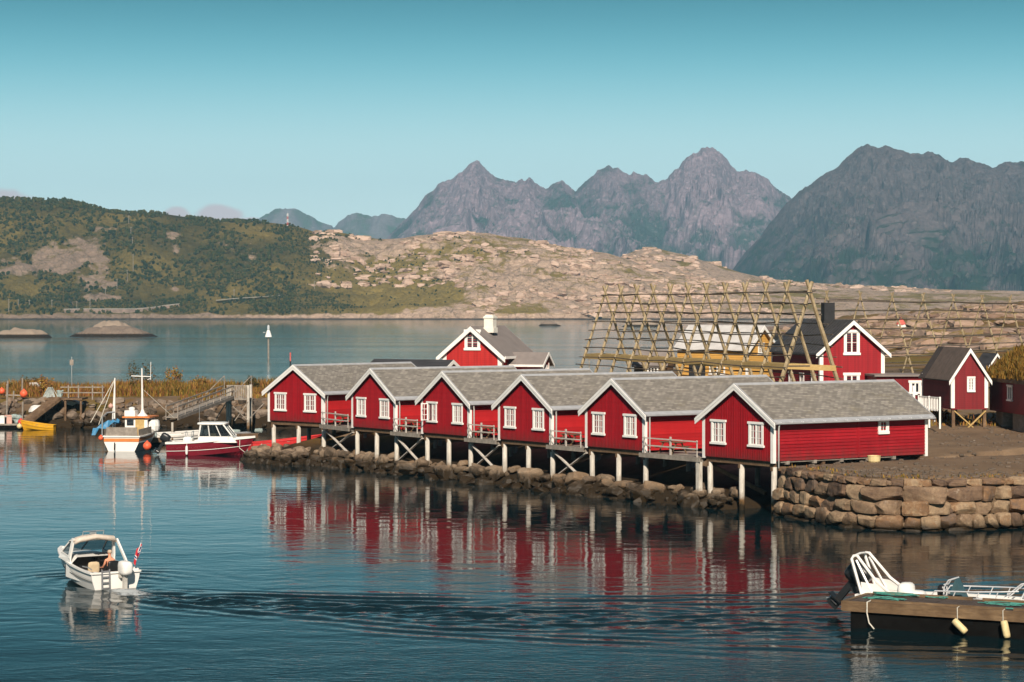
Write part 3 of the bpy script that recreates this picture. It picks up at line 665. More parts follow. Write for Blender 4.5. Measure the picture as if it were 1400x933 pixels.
# the dry-stone quay wall: courses of big rough blocks following the quay edge
def quay_wall():
    segs = [Vector((a, b, 0)) for a, b in wall_line]
    cum = [0]
    for a, b in zip(segs[:-1], segs[1:]): cum.append(cum[-1]+(b-a).length)
    def at(s):
        s = min(max(s, 0), cum[-1]-1e-3)
        for i in range(len(segs)-1):
            if s <= cum[i+1]:
                d = (segs[i+1]-segs[i]).normalized(); return segs[i]+d*(s-cum[i]), d
    m = MB(); g = random.Random(11); seed = 0
    z = -.75
    for ci, (h, wmin, wmax) in enumerate(((.84, .9, 1.9), (.74, .7, 1.6), (.72, .8, 1.7), (.78, .7, 2.1), (.40, .5, 1.3))):
        s = -g.uniform(0, .6)
        while s < 36:
            wd = g.uniform(wmin, wmax); big = ci == 3 and 9 < s < 14
            if big: wd = 2.3
            p, d = at(s+wd/2); nrm = Vector((d.y, -d.x, 0))
            hh = h*g.uniform(.86, 1.12)
            inset = ci*.09+g.uniform(-.07, .07)
            rot = Matrix.Rotation(math.atan2(d.y, d.x)+g.uniform(-.07, .07), 3, 'Z') @ Matrix.Rotation(g.uniform(-.06, .06), 3, 'Y') @ Matrix.Rotation(g.uniform(-.1, .05), 3, 'X')
            seed += 1
            m.blob(p-nrm*(inset+.30)+Vector((0, 0, z+h/2+g.uniform(-.03, .03))), (wd/2*1.0, g.uniform(.42, .60), hh/2*1.02), seed, 6, g.uniform(8, 16), .04, rot, 7, (.86, 1.12))
            if g.random() < .25:
                seed += 1; m.blob(p+d*(wd/2)-nrm*(inset+.18)+Vector((0, 0, z+h*g.uniform(.1, .9))), (.16, .2, .13), seed, 3, 4, .1)
            s += wd+g.uniform(-.02, .05)
        z += h
    tag(m.build('quay_wall', M['stone'], smooth=False), 'dry-stone quay wall of big brown blocks rising from the water beside the nearest cabin', 'stone wall')
    # dark earth packed behind the stones
    e = MB()
    for a, b in zip(segs[:-1], segs[1:]):
        d = (b-a).normalized(); n = Vector((-d.y, d.x, 0))*.62
        e.add([a+n+Vector((0, 0, -1.5)), b+n+Vector((0, 0, -1.5)), b+n+Vector((0, 0, 2.72)), a+n+Vector((0, 0, 2.72))], [(0, 1, 2, 3)])
        e.add([a+n+Vector((0, 0, 2.72)), b+n+Vector((0, 0, 2.72)), b+n*2.6+Vector((0, 0, 2.74)), a+n*2.6+Vector((0, 0, 2.74))], [(0, 1, 2, 3)])
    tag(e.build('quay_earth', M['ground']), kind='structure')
quay_wall()

# loose boulders of the shore under the cabins, each its own object
def stone_protos(mat, n, seed, nseg=4, smooth=False):
    out = []
    for k in range(n):
        m = MB(); g = random.Random(seed+k)
        m.blob((0, 0, 0), (1.05, g.uniform(.7, .98), g.uniform(.55, .85)), seed+k, 5, g.uniform(4, 9), .07, None, 11, (.66, .95))
        me = m.build('boulder', mat, smooth=smooth).data; bpy.data.objects.remove(bpy.data.objects[-1]) if False else None
        out.append(me)
    for o in [o for o in COL.objects if o.data in out]: bpy.data.objects.remove(o)
    return out
def scatter(protos, name, spots, label, cat, group):
    g = random.Random(99)
    for i, (p, s) in enumerate(spots):
        o = bpy.data.objects.new(name, protos[i % len(protos)]); COL.objects.link(o)
        o.location = p; o.rotation_euler = (g.uniform(-.35, .35), g.uniform(-.35, .35), g.uniform(0, 6.28)); o.scale = (s*g.uniform(.8, 1.25), s*g.uniform(.8, 1.1), s*g.uniform(.75, 1.05))
        tag(o, label, cat, group)
def shore():
    g = random.Random(4); spots = []
    s = 3.7
    while s < 66:
        for row, (t0, zz, sz) in enumerate(((-1.5, -.02, .40), (-.75, .30, .48), (0.0, .66, .50), (.8, .85, .42))):
            if g.random() < (.80, .92, .95, .6)[row]:
                p = ST(s+g.uniform(-.35, .35), t0+g.uniform(-.2, .2)) if s < 54 else Vector((np.interp(s, [54, 66], [-16.6, -20.2]), np.interp(s, [54, 66], [177.9, 183.5]), 0))+Vector((.5*row+g.uniform(-.2, .2), .5*row+g.uniform(-.2, .2), 0))
                p.z = zz+g.uniform(-.12, .12); spots.append((p, sz*g.choice((.45, .6, .8, 1, 1.2, 1.55))))
        s += .95
    tip = [ST(49, -1.3), ST(53, -1.4), Vector((-17.6, 177.4, 0)), Vector((-19.2, 179.4, 0)), Vector((-20.6, 181, 0)), Vector((-21, 183.5, 0)), Vector((-20.8, 186, 0))]
    for a, b in zip(tip[:-1], tip[1:]):
        n = (b-a).length; d = (b-a)/n; q = Vector((d.y, -d.x, 0)); k = 0
        while k < n:
            for off, zz, sz in ((.0, .02, .5), (.6, .38, .55), (1.3, .75, .5)):
                p = a+d*(k+g.uniform(-.2, .2))+q*off*(1 if q.dot(Vector((-14, 185, 0))-a) > 0 else -1); p.z = zz+g.uniform(-.1, .1); spots.append((p, sz*g.choice((.7, 1, 1.2))))
            k += .85
    scatter(stone_protos(M['boulder'], 9, 300), 'boulder', spots, 'brown boulder in the weedy stone bank below the row of cabins', 'boulder', 'boulders along the shore under the cabins')
shore()
def breakwater():
    g = random.Random(8); spots = []
    for i in range(290):
        x = g.uniform(-60, -19.5); u = g.random()
        if -52 < x < -46 and u < .5: u += .3
        y = 231.3+u*6.0; z = gz(x, y)
        spots.append((Vector((x, y, z+.10)), g.choice((.26, .34, .42, .5, .64))))
    scatter(stone_protos(M['rubble'], 9, 500), 'breakwater_rock', spots, 'angular grey brown rock in the breakwater slope behind the moored boats', 'rock', 'rocks of the breakwater')
breakwater()

# broken rock standing out of the slopes, too much to count
def outcrops(name, n, xr, yr, hf, size, seed, mat, ok):
    g = random.Random(seed); m = MB(); k = 0; tries = 0
    while k < n and tries < n*30:
        tries += 1; x, y = g.uniform(*xr), g.uniform(*yr); z = float(hf(x, y))
        if not ok(x, y, z): continue
        s = size*g.choice((.45, .6, .8, 1, 1.4)); k += 1
        rot = Matrix.Rotation(g.uniform(0, 6.28), 3, 'Z') @ Matrix.Rotation(g.uniform(-.3, .3), 3, 'X')
        m.blob((x, y, z-s*.12), (s*g.uniform(1.0, 2.2), s*g.uniform(.8, 1.3), s*g.uniform(.4, .75)), seed+k, 4, g.uniform(3.5, 7), .14, rot, 8, (.65, .95))
    tag(m.build(name, mat, recalc=False), kind='stuff')
def crag_mat(name, cols):
    t = NT(name); p = t.pos(); n = t.noise(p, .35, 7, .75); r = t.island()
    c = t.ramp(t.math('ADD', t.math('MULTIPLY', r, .6), t.math('MULTIPLY', n, .4)), [((i+.4)/len(cols), c) for i, c in enumerate(cols)])
    nz = t.sep(t.N.new('ShaderNodeNewGeometry').outputs['Normal'])[2]
    c = t.mix(t.math('MULTIPLY', t.rng(nz, .75, .95), t.rng(n, .42, .58)), c, (.20, .14, .04))
    t.col(c); t.set(Roughness=.95, Specular_IOR_Level=.05); t.bump(n, .6, .3); return t.m
M['crag'] = crag_mat('crag_rock', [(.30, .20, .15), (.42, .29, .22), (.54, .39, .30), (.48, .345, .275)])
M['crag_near'] = crag_mat('headland_rock', [(.13, .08, .055), (.25, .165, .12), (.36, .255, .19), (.28, .18, .13)])
def far_ok(x, y, z):
    px = 700+x/y*FPX; return z > 5 and px > 425 and float(vnoise(np.array([x/35.]), np.array([y/35.]), 61)[0]) > .42 and (px > 640 or HOR-(z-CH)/y*FPX < 392)
outcrops('rock_outcrops', 800, (-215, 260), (2245, 2562), hill_h, 4.0, 1000, M['crag'], far_ok)
z2f = lambda x, y: Z2[min(149, max(0, int((y-2480)/570*149))), min(259, max(0, int((x-60)/700*259)))]
outcrops('rock_outcrops', 420, (100, 520), (2560, 2850), z2f, 4.0, 3000, M['crag'], lambda x, y, z: z > 8 and float(vnoise(np.array([x/40.]), np.array([y/40.]), 63)[0]) > .4)
outcrops('rock_outcrops', 900, (35, 330), (330, 960), lambda x, y: gz(x, y), 1.9, 5000, M['crag_near'], lambda x, y, z: z > 2 and x/y < .235 and float(vnoise(np.array([x/20.]), np.array([y/24.]), 67)[0]) > .40)
def gravel():
    g = random.Random(77); m = MB()
    for k in range(1500):
        if g.random() < .5:
            i = g.randrange(len(wall_line)-2); a, b = Vector((*wall_line[i], 0)), Vector((*wall_line[i+1], 0)); f = g.random(); d = (b-a).normalized()
            p = a.lerp(b, f)+Vector((-d.y, d.x, 0))*(.75+abs(g.gauss(0, 1.3)))
        else: p = Vector((g.uniform(18, 42), g.uniform(128, 174), 0))
        s = g.choice((.03, .04, .05, .08, .12)); m.blob((p.x, p.y, gz(p.x, p.y)+s*.3), (s*1.3, s, s*.7), k, 2, 3, .1)
    tag(m.build('gravel', M['rubble'], recalc=False), kind='stuff')
gravel()
# ------------------------------------------------------------------ plants of the breakwater
M['dry_veg'] = leaf_mat('autumn_weeds', [(.050, .050, .014), (.155, .115, .025), (.29, .175, .035), (.24, .105, .040), (.17, .070, .032)])
M['bush'] = leaf_mat('bush_leaves', [(.020, .024, .009), (.045, .042, .014), (.085, .06, .02), (.14, .075, .025)])
M['turf'] = leaf_mat('roof_turf', [(.06, .035, .010), (.15, .080, .018), (.22, .12, .025), (.11, .085, .02)])
def blades(m, g, p, h, w, n):
    for _ in range(n):
        a = g.uniform(0, 6.28); l = g.uniform(.15, .5)*h; b = p+Vector((g.uniform(-.3, .3), g.uniform(-.3, .3), 0))
        d = Vector((math.cos(a), math.sin(a), 0)); s = Vector((-d.y, d.x, 0))*w*g.uniform(.6, 1.4); hh = h*g.uniform(.6, 1.1)
        m.add([b-s, b+s, b+d*l*.4+Vector((0, 0, hh*.6))+s*.9, b+d*l*.4+Vector((0, 0, hh*.6))-s*.9, b+d*l+Vector((0, 0, hh))], [(0, 1, 2, 3), (3, 2, 4)])
def weeds():
    m = MB(); g = random.Random(31)
    for i in range(9000):
        x = g.uniform(-62, -17); y = 243.5+g.random()**1.3*14
        c = vnoise(np.array([x/3.0]), np.array([y/3.0]), 3)[0]
        if g.random() > .45+.9*c: continue
        h = .6+1.25*c*min(1, (y-242)/3.5)
        blades(m, g, Vector((x, y, gz(x, y)-.05)) if i % 1 == 0 else None, h, .055, 4)
    tag(m.build('autumn_weeds', M['dry_veg'], recalc=False), kind='stuff')
    m = MB()
    for i in range(160):
        i_ = g.randrange(len(wall_line)-2); a, b = Vector((*wall_line[i_], 0)), Vector((*wall_line[i_+1], 0)); d = (b-a).normalized(); p = a.lerp(b, g.random())+Vector((-d.y, d.x, 0))*g.uniform(.7, 1.6)
        blades(m, g, Vector((p.x, p.y, gz(p.x, p.y)-.02)), g.uniform(.08, .25), .03, 3)
    for i in range(420):                               # tufts on the bank by the shed and below the houses
        x, y = g.uniform(24, 46), g.uniform(172, 178)
        blades(m, g, Vector((x, y, gz(x, y)-.02)), g.uniform(.15, .5), .05, 3)
    for i in range(500):
        x = g.uniform(-34, -20); y = g.uniform(238, 243); blades(m, g, Vector((x, y, gz(x, y))), g.uniform(.2, .5), .05, 3)
    tag(m.build('grass_tufts', M['dry_veg'], recalc=False), kind='stuff')
weeds()
def bush(p, r, h, label, seed, mat='bush', n=420):
    g = random.Random(seed); t = thing('bush', label, 'bush', p)
    f = MB(); st = MB()
    for k in range(6):
        a = g.uniform(0, 6.28); q = Vector((math.cos(a)*r*.55, math.sin(a)*r*.55, h*g.uniform(.6, .85)))
        st.tube([(0, 0, -.1), q*.5+Vector((0, 0, .1)), q], [.06, .04, .02], 4)
    cl = [Vector((g.gauss(0, r*.42), g.gauss(0, r*.42), h*g.uniform(.35, .95))) for _ in range(11)]
    for k in range(n):
        c = g.choice(cl)+Vector((g.gauss(0, r*.17), g.gauss(0, r*.17), g.gauss(0, h*.12)))
        if c.z < .05: continue
        u = Vector((g.uniform(-1, 1), g.uniform(-1, 1), g.uniform(-1, 1))).normalized(); w = u.orthogonal().normalized(); s = g.uniform(.07, .16)
        f.add([c-u*s, c+w*s*.6, c+u*s, c-w*s*.6], [(0, 1, 2, 3)])
    f.build('foliage', M[mat], t, recalc=False); st.build('stems', M['board_brown'], t)
def bush_px(px, py, Y, r, h, label, seed, mat='bush', n=420):
    x = (px-700)/FPX*Y; bush((x, Y, gz(x, Y)-.05), r, h, label, seed, mat, n)
bush_px(35, 540, 247, 1.5, 1.7, 'low round dark bush behind the ramp, by the white boat', 1)
bush_px(190, 540, 249, 1.5, 3.3, 'tall straggly bush rising behind the fishing boat mast', 2, 'bush', 330)
bush_px(238, 540, 250, .95, 2.6, 'reddish pointed bush on the breakwater above the dark red boat', 3, 'dry_veg')
bush_px(272, 540, 250, 1.2, 1.7, 'brownish rounded bush right of the pointed one on the breakwater', 4, 'dry_veg')
bush_px(342, 540, 250, .9, 1.8, 'brown bush behind the gable of the leftmost cabin', 5, 'bush')
bush_px(62, 545, 244, .9, 1.9, 'upright russet bush left of the hanging rope bundle', 6, 'dry_veg')
bush_px(1282, 577, 176, .8, 1.1, 'small yellow green bush under the white fence beside the stilted shed', 7, 'dry_veg')
bush_px(1215, 540, 186, 1.6, 1.5, 'dark bush below the low white railing behind the nearest roof', 8)

# ------------------------------------------------------------------ water
PATH = [(-16.6, 99.0), (-15.2, 97.2), (-12.5, 95.6), (-8, 93.6), (-3, 91.6), (4, 90.0), (12, 89.2), (24, 89.6), (40, 91)]
def wake(X, Y):
    best = np.full(X.shape, 1e9); S = np.zeros(X.shape); side = np.zeros(X.shape); s0 = 0
    for (x0, y0), (x1, y1) in zip(PATH[:-1], PATH[1:]):
        ex, ey = x1-x0, y1-y0; l = math.hypot(ex, ey); t = np.clip(((X-x0)*ex+(Y-y0)*ey)/l**2, 0, 1)
        dx, dy = X-x0-ex*t, Y-y0-ey*t; d = np.hypot(dx, dy); k = d < best
        best = np.where(k, d, best); S = np.where(k, s0+t*l, S); side = np.where(k, np.sign(ex*dy-ey*dx), side); s0 += l
    wdt = .7+.13*S
    core = np.exp(-(best/wdt)**2)*np.exp(-S/30)
    h = core*((fbm(X*1.5, Y*1.9, 4, 120)-.5)*.34+(fbm(X*.5, Y*1.4, 3, 123)-.5)*.22)
    arm = .9+.20*S                                    # diverging waves
    for k, (sg, a) in enumerate(((1, 1.0), (-1, .8))):
        e = np.exp(-((best-arm)/(.9+.07*S))**2)*np.exp(-S/26)*(side == sg)*sst(0, 2, S)
        h = h+a*e*.055*sst(.25, .6, fbm(X*.2, Y*.5, 3, 137))*np.cos(2*np.pi*(best-arm*.9)/(1.15+.015*S)+.5*fbm(X*.3, Y*.3, 2, 130)*6)
    h = h+.016*np.exp(-S/45)*np.cos(2*np.pi*best/1.7+fbm(X*.22, Y*.35, 3, 131)*11)*np.exp(-(best/(2.5+.22*S))**2)*sst(.35, .6, fbm(X*.12, Y*.4, 3, 133))
    bow = np.exp(-(np.hypot(X+18.2, Y-103.5)/3.2)**2)
    h = h+bow*.028*np.cos(2*np.pi*np.hypot(X+17.6, Y-101.5)/1.1+4*fbm(X*.6, Y*.6, 2, 139))
    foam = .55*core*np.exp(-S/4)+.30*np.exp(-(np.hypot(X+16.0, Y-98.6)/.8)**2)+.42*core*np.exp(-S/14)
    return h, np.clip(foam, 0, 1)
def water():
    X1 = np.concatenate([[-9000, -3000, -1000, -400, -160, -90, -60], np.arange(-45, 46, .33), [60, 90, 160, 400, 1000, 3000, 9000]])
    Y1 = np.concatenate([[-100, 20, 50, 62], np.arange(70, 113, .17), [120, 130, 150, 200, 300, 600, 1200, 2400, 5000, 10500]])
    X, Y = np.meshgrid(X1, Y1); h, foam = wake(X, Y)
    chop = sst(96, 86, Y)*.55*sst(-22, -8, X+(Y-80)*.2)+.9*np.clip(foam*3, 0, 1)
    fade = sst(46, 38, np.abs(X))*sst(69, 75, Y)*sst(113, 107, Y)
    t = NT('sea_water'); p = t.pos(); y = t.sep(p)[1]; fo = t.attr('foam')
    near = t.rng(y, 230, 330, 1.0, 0.0)
    calm = t.noise(t.map(p, (.85, 1.25, 0)), .55, 2, .5, .6); rip = t.noise(t.map(p, (.8, 1.5, 0)), 2.4, 3, .55, .3); swell = t.noise(t.map(p, (.25, 1, 0)), .16, 3, .5, .4)
    patch = t.rng(t.noise(t.map(p, (.4, 1.3, 0)), .05, 3), .38, .62, .35, 1.1)
    hh = t.math('ADD', t.math('MULTIPLY', calm, .55), t.math('ADD', t.math('MULTIPLY', t.math('MULTIPLY', rip, t.math('ADD', .15, t.math('MULTIPLY', t.attr('chop'), .75))), patch), t.math('MULTIPLY', swell, 1.0)))
    sea = t.math('ADD', t.math('MULTIPLY', t.noise(t.map(p, (.35, 1, 0)), .9, 4, .6), 1.0), t.math('MULTIPLY', t.noise(t.map(p, (.3, 1, 0)), .16, 3), 2.5))
    sea = t.math('MULTIPLY', sea, t.rng(t.noise(t.map(p, (.0035, .022, 0)), 1.0, 4, .6), .40, .62, .35, 1.25))
    mixh = t.N.new('ShaderNodeMix'); t.inp(mixh, 0, near); t.inp(mixh, 2, sea); t.inp(mixh, 3, hh)
    b = t.N.new('ShaderNodeBump'); b.inputs['Strength'].default_value = 1.0; t.L.new(mixh.outputs[0], b.inputs['Height'])
    t.L.new(t.rng(y, 200, 330, WATER_NEAR, WATER_FAR), b.inputs['Distance'])
    t.L.new(b.outputs[0], t.b.inputs['Normal'])
    fn = t.noise(p, 2.6, 6, .75)
    f = t.rng(t.math('ADD', t.math('MULTIPLY', fo, .55), t.math('SUBTRACT', fn, .5)), .30, .52, 0, .75)
    t.col(t.mix(f, t.mix(near, (.012, .080, .100), (.003, .012, .015)), (.55, .58, .58))); t.set(Roughness=t.rng(f, 0, 1, .035, .6), IOR=1.15, Specular_IOR_Level=.5)
    tag(grid_mesh('water', X, Y, h*fade, t.m, True, {'foam': foam*fade, 'chop': chop}), kind='structure')
WATER_NEAR, WATER_FAR = .034, .10
water()

# ------------------------------------------------------------------ haze
hz_ = MB(); hz_.box(-5200, 5200, -60, 10600, -12, 575); hzo = hz_.build('haze')
t = NT('air'); t.N.remove(t.b); v = t.N.new('ShaderNodeVolumePrincipled'); v.inputs['Color'].default_value = (.36, .73, .98, 1); v.inputs['Density'].default_value = 7.2e-5; v.inputs['Anisotropy'].default_value = 0.0
t.L.new(v.outputs[0], t.N['Material Output'].inputs['Volume']); hzo.data.materials.append(t.m); tag(hzo, kind='stuff')
# ------------------------------------------------------------------ buildings
def face(Wd, L, side, u, z):
    """local frame of a wall face: x along the wall, y into the house, z up"""
    if side == 'front': return Matrix.Translation((u, 0, z))
    if side == 'back': return Matrix.Translation((u, L, z)) @ Matrix.Rotation(math.pi, 4, 'Z')
    if side == 'right': return Matrix.Translation((Wd/2, u, z)) @ Matrix.Rotation(math.pi/2, 4, 'Z')
    return Matrix.Translation((-Wd/2, u, z)) @ Matrix.Rotation(-math.pi/2, 4, 'Z')
def window(parent, Mx, w, h, cols=2, rows=3, leaves=2, trim=.13, curtain=.45, ears=True, proud=.04, open_leaf=None):
    m = MB(); y0, y1 = -proud-.05, .02
    m.box(-w/2-trim, -w/2, y0, y1, -.0, h, Mx); m.box(w/2, w/2+trim, y0, y1, -.0, h, Mx)
    e = .07 if ears else 0
    m.box(-w/2-trim-e, w/2+trim+e, y0-.03, y1, h, h+trim*1.05, Mx)
    m.box(-w/2-trim-e, w/2+trim+e, y0-.05, y1, -trim*.95, 0, Mx)
    lw = w/leaves
    for k in range(leaves):
        if open_leaf == k: continue
        x0 = -w/2+k*lw
        m.box(x0, x0+.055, y0+.02, y1-.03, 0, h, Mx); m.box(x0+lw-.055, x0+lw, y0+.02, y1-.03, 0, h, Mx)
        m.box(x0+.055, x0+lw-.055, y0+.02, y1-.03, 0, .06, Mx); m.box(x0+.055, x0+lw-.055, y0+.02, y1-.03, h-.06, h, Mx)
        for c in range(1, cols): m.box(x0+lw*c/cols-.015, x0+lw*c/cols+.015, y0+.03, y1-.03, .06, h-.06, Mx)
        for r in range(1, rows): m.box(x0+.055, x0+lw-.055, y0+.033, y1-.03, h*r/rows-.015, h*r/rows+.015, Mx)
    o = m.build('window', M['white'], parent)
    g = MB(); g.box(-w/2, w/2, -.025, -.015, 0, h, Mx); g.build('pane', M['glass'], o)
    if curtain:
        c = MB()
        for k in range(leaves):
            x0 = -w/2+k*lw; c.box(x0+.06, x0+.06+(lw-.12)*curtain, -.032, -.028, .07, h-.07, Mx)
        c.build('curtain', M['curtain'], o)
    if open_leaf is not None:
        x0 = -w/2+open_leaf*lw
        Ml = Mx @ Matrix.Translation((x0, y0, 0)) @ Matrix.Rotation(R(-112), 4, 'Z')
        s = MB(); s.box(0, .055, -.02, .02, 0, h, Ml); s.box(lw-.055, lw, -.02, .02, 0, h, Ml); s.box(.055, lw-.055, -.02, .02, 0, .06, Ml); s.box(.055, lw-.055, -.02, .02, h-.06, h, Ml)
        s.box(lw/2-.015, lw/2+.015, -.015, .015, .06, h-.06, Ml)
        for r in range(1, rows): s.box(.055, lw-.055, -.013, .013, h*r/rows-.015, h*r/rows+.015, Ml)
        s.beam((x0+.1, y0-.02, .05), (x0-.05, y0-.33, .05), .02, .02, M=Mx)
        s.build('open_casement', M['white'], o)
    return o
def walls(name, mat, parent, Wd, L, z0, ze, zr, front='vert', sides='horiz', pitch=.2, back=True):
    """one wall mesh: plain core with board cladding standing proud"""
    m = MB(); hw = Wd/2
    def top(x): return ze+(zr-ze)*(1-abs(x)/hw)
    poly = [(-hw, 0, z0), (hw, 0, z0), (hw, 0, ze), (0, 0, zr), (-hw, 0, ze)]
    m.prism(poly, (0, L, 0))
    g = random.Random(int(Wd*100+L*10))
    if front == 'vert':
        n = int(Wd/.155)
        for k in range(n+1):
            x = -hw+.03+k*(Wd-.06)/n; w = .035 if k % 1 == 0 else .03
            for yy, s in ((-.028, 1),):
                xa, xb = max(-hw, x-w), min(hw, x+w)
                m.add([(xa, yy, z0-g.uniform(0, .05)), (xb, yy, z0-.02), (xb, yy, top(xb)-.01), (xa, yy, top(xa)-.01), (xa, .005, z0), (xb, .005, z0), (xb, .005, top(xb)-.01), (xa, .005, top(xa)-.01)],
                      [(0, 1, 2, 3), (1, 5, 6, 2), (0, 3, 7, 4), (0, 4, 5, 1)])
    elif front == 'horiz':
        n = int((zr-z0)/pitch)
        for k in range(n):
            za, zb = z0+k*pitch, z0+(k+1)*pitch
            xa = hw if za <= ze else hw*(zr-za)/(zr-ze); xb = hw if zb <= ze else hw*(zr-zb)/(zr-ze)
            m.add([(-xa, -.03, za), (xa, -.03, za), (xb, -.006, zb), (-xb, -.006, zb), (-xa, 0, za), (xa, 0, za)], [(0, 1, 2, 3), (0, 4, 5, 1)])
    if sides == 'horiz':
        n = max(1, int(round((ze-z0)/pitch))); p = (ze-z0)/n; ns = max(2, int(L/2.2))
        for sx in (-1, 1):
            x0 = sx*hw; lap = .05
            for k in range(n):
                vs = []; fs = []
                for j in range(ns+1):
                    y = L*j/ns; w = g.uniform(-.012, .012)*(0 if j in (0, ns) or k == 0 else 1)
                    vs += [(x0+sx*lap, y, z0+k*p+w), (x0+sx*.006, y, z0+(k+1)*p), (x0, y, z0+k*p+w)]
                for j in range(ns):
                    a = j*3; fs += [(a, a+3, a+4, a+1), (a, a+2, a+5, a+3)]
                m.add(vs, fs)
    elif sides == 'vert':
        n = int(L/.2)
        for sx in (-1, 1):
            for k in range(n+1):
                y = .05+k*(L-.1)/n; m.box(min(sx*hw, sx*(hw+.022)), max(sx*hw, sx*(hw+.022)), y-.03, y+.03, z0, ze)
    return m.build(name, mat, parent)
def roof(parent, Wd, L, ze, zr, ov, fo, bo, mat, th=.10, ridge='zinc', gutter=True, brackets=True):
    """two roof slopes; ze is the wall-top height"""
    hw = Wd/2; sl = (zr-ze)/hw; zt = zr+.06
    m = MB()
    for sx in (-1, 1):
        xe = sx*(hw+ov); zz = zt-sl*(hw+ov)
        m.add([(0, -fo, zt), (xe, -fo, zz), (xe, L+bo, zz), (0, L+bo, zt), (0, -fo, zt-th), (xe, -fo, zz-th), (xe, L+bo, zz-th), (0, L+bo, zt-th)],
              [(0, 1, 2, 3), (4, 7, 6, 5), (1, 5, 6, 2), (0, 4, 5, 1), (3, 2, 6, 7)])
    o = m.build('roof', M[mat], parent)
    if ridge:
        c = MB()
        for sx in (-1, 1):
            c.add([(0, -fo, zt+.035), (sx*.17, -fo, zt-sl*.17+.03), (sx*.17, L+bo, zt-sl*.17+.03), (0, L+bo, zt+.035), (sx*.17, -fo, zt-sl*.17-.0), (sx*.17, L+bo, zt-sl*.17)], [(0, 1, 2, 3), (1, 4, 5, 2)])
            for yy in (-fo-.015, L+bo+.015):          # verge flashing
                c.beam((sx*.02, yy, zt+.01), (sx*(hw+ov), yy, zt-sl*(hw+ov)+.01), .05, .07)
        c.build('ridge_cap', M[ridge], o)
    if gutter:
        gm = MB(); BR = []
        for sx in (-1, 1):
            xe = sx*(hw+ov); zz = zt-sl*(hw+ov)
            gm.add([(xe-sx*.24, -fo+.02, zz+sl*.24+.012), (xe+sx*.03, -fo+.02, zz-.01), (xe+sx*.03, L+bo-.02, zz-.01), (xe-sx*.24, L+bo-.02, zz+sl*.24+.012)], [(0, 1, 2, 3)])
            pts = [(xe+sx*.03, zz), (xe+sx*.135, zz-.02), (xe+sx*.13, zz-.1), (xe+sx*.08, zz-.14), (xe+sx*.03, zz-.12)]
            gm.prism([(a, -fo+.02, b) for a, b in pts], (0, L+fo+bo-.04, 0))
            if brackets:
                n = int(L/.85)
                for k in range(n+1):
                    y = .1+k*(L-.2)/n
                    if sx < 0: continue
                    b_ = MB(); BR.append(b_); b_.box(min(xe-sx*.06, xe+sx*.15), max(xe-sx*.06, xe+sx*.15), y-.035, y+.035, zz-.03, zz+.035)
        gu = gm.build('gutter', M['zinc'], o)
        if brackets: [b_.build('gutter_bracket', M['bright_metal'], o) for b_ in BR]
    return o
def barge(parent, Wd, ze, zr, ov, y, mat='white', h=.30, th=.05, double=False):
    hw = Wd/2; sl = (zr-ze)/hw; zt = zr+.05
    for sx in (-1, 1):
        m = MB(); xe = sx*(hw+ov+.02); zz = zt-sl*(hw+ov+.02)
        m.prism([(0, y, zt), (xe, y, zz), (xe, y, zz-h*1.1), (0, y, zt-h*1.18)], (0, th, 0))
        if double: m.prism([(0, y-.03, zt), (xe, y-.03, zz), (xe, y-.03, zz-h*.52), (0, y-.03, zt-h*.56)], (0, .028, 0))
        m.build('bargeboard', M[mat], parent)
def corners(parent, Wd, L, z0, ze, mat='white', w=.15, which=None, dz=.0):
    hw = Wd/2
    for sx in (-1, 1):
        for y, sy in ((0, -1), (L, 1)):
            if which and (sx, sy) not in which: continue
            m = MB()
            m.box(min(sx*(hw+.066), sx*(hw-w)), max(sx*(hw+.066), sx*(hw-w)), min(y+sy*.045, y-sy*.002), max(y+sy*.045, y-sy*.002), z0-dz, ze)
            m.box(min(sx*(hw+.068), sx*(hw-.002)), max(sx*(hw+.068), sx*(hw-.002)), min(y+sy*.043, y-sy*w), max(y+sy*.043, y-sy*w), z0-dz, ze)
            m.build('corner_board', M[mat], parent)

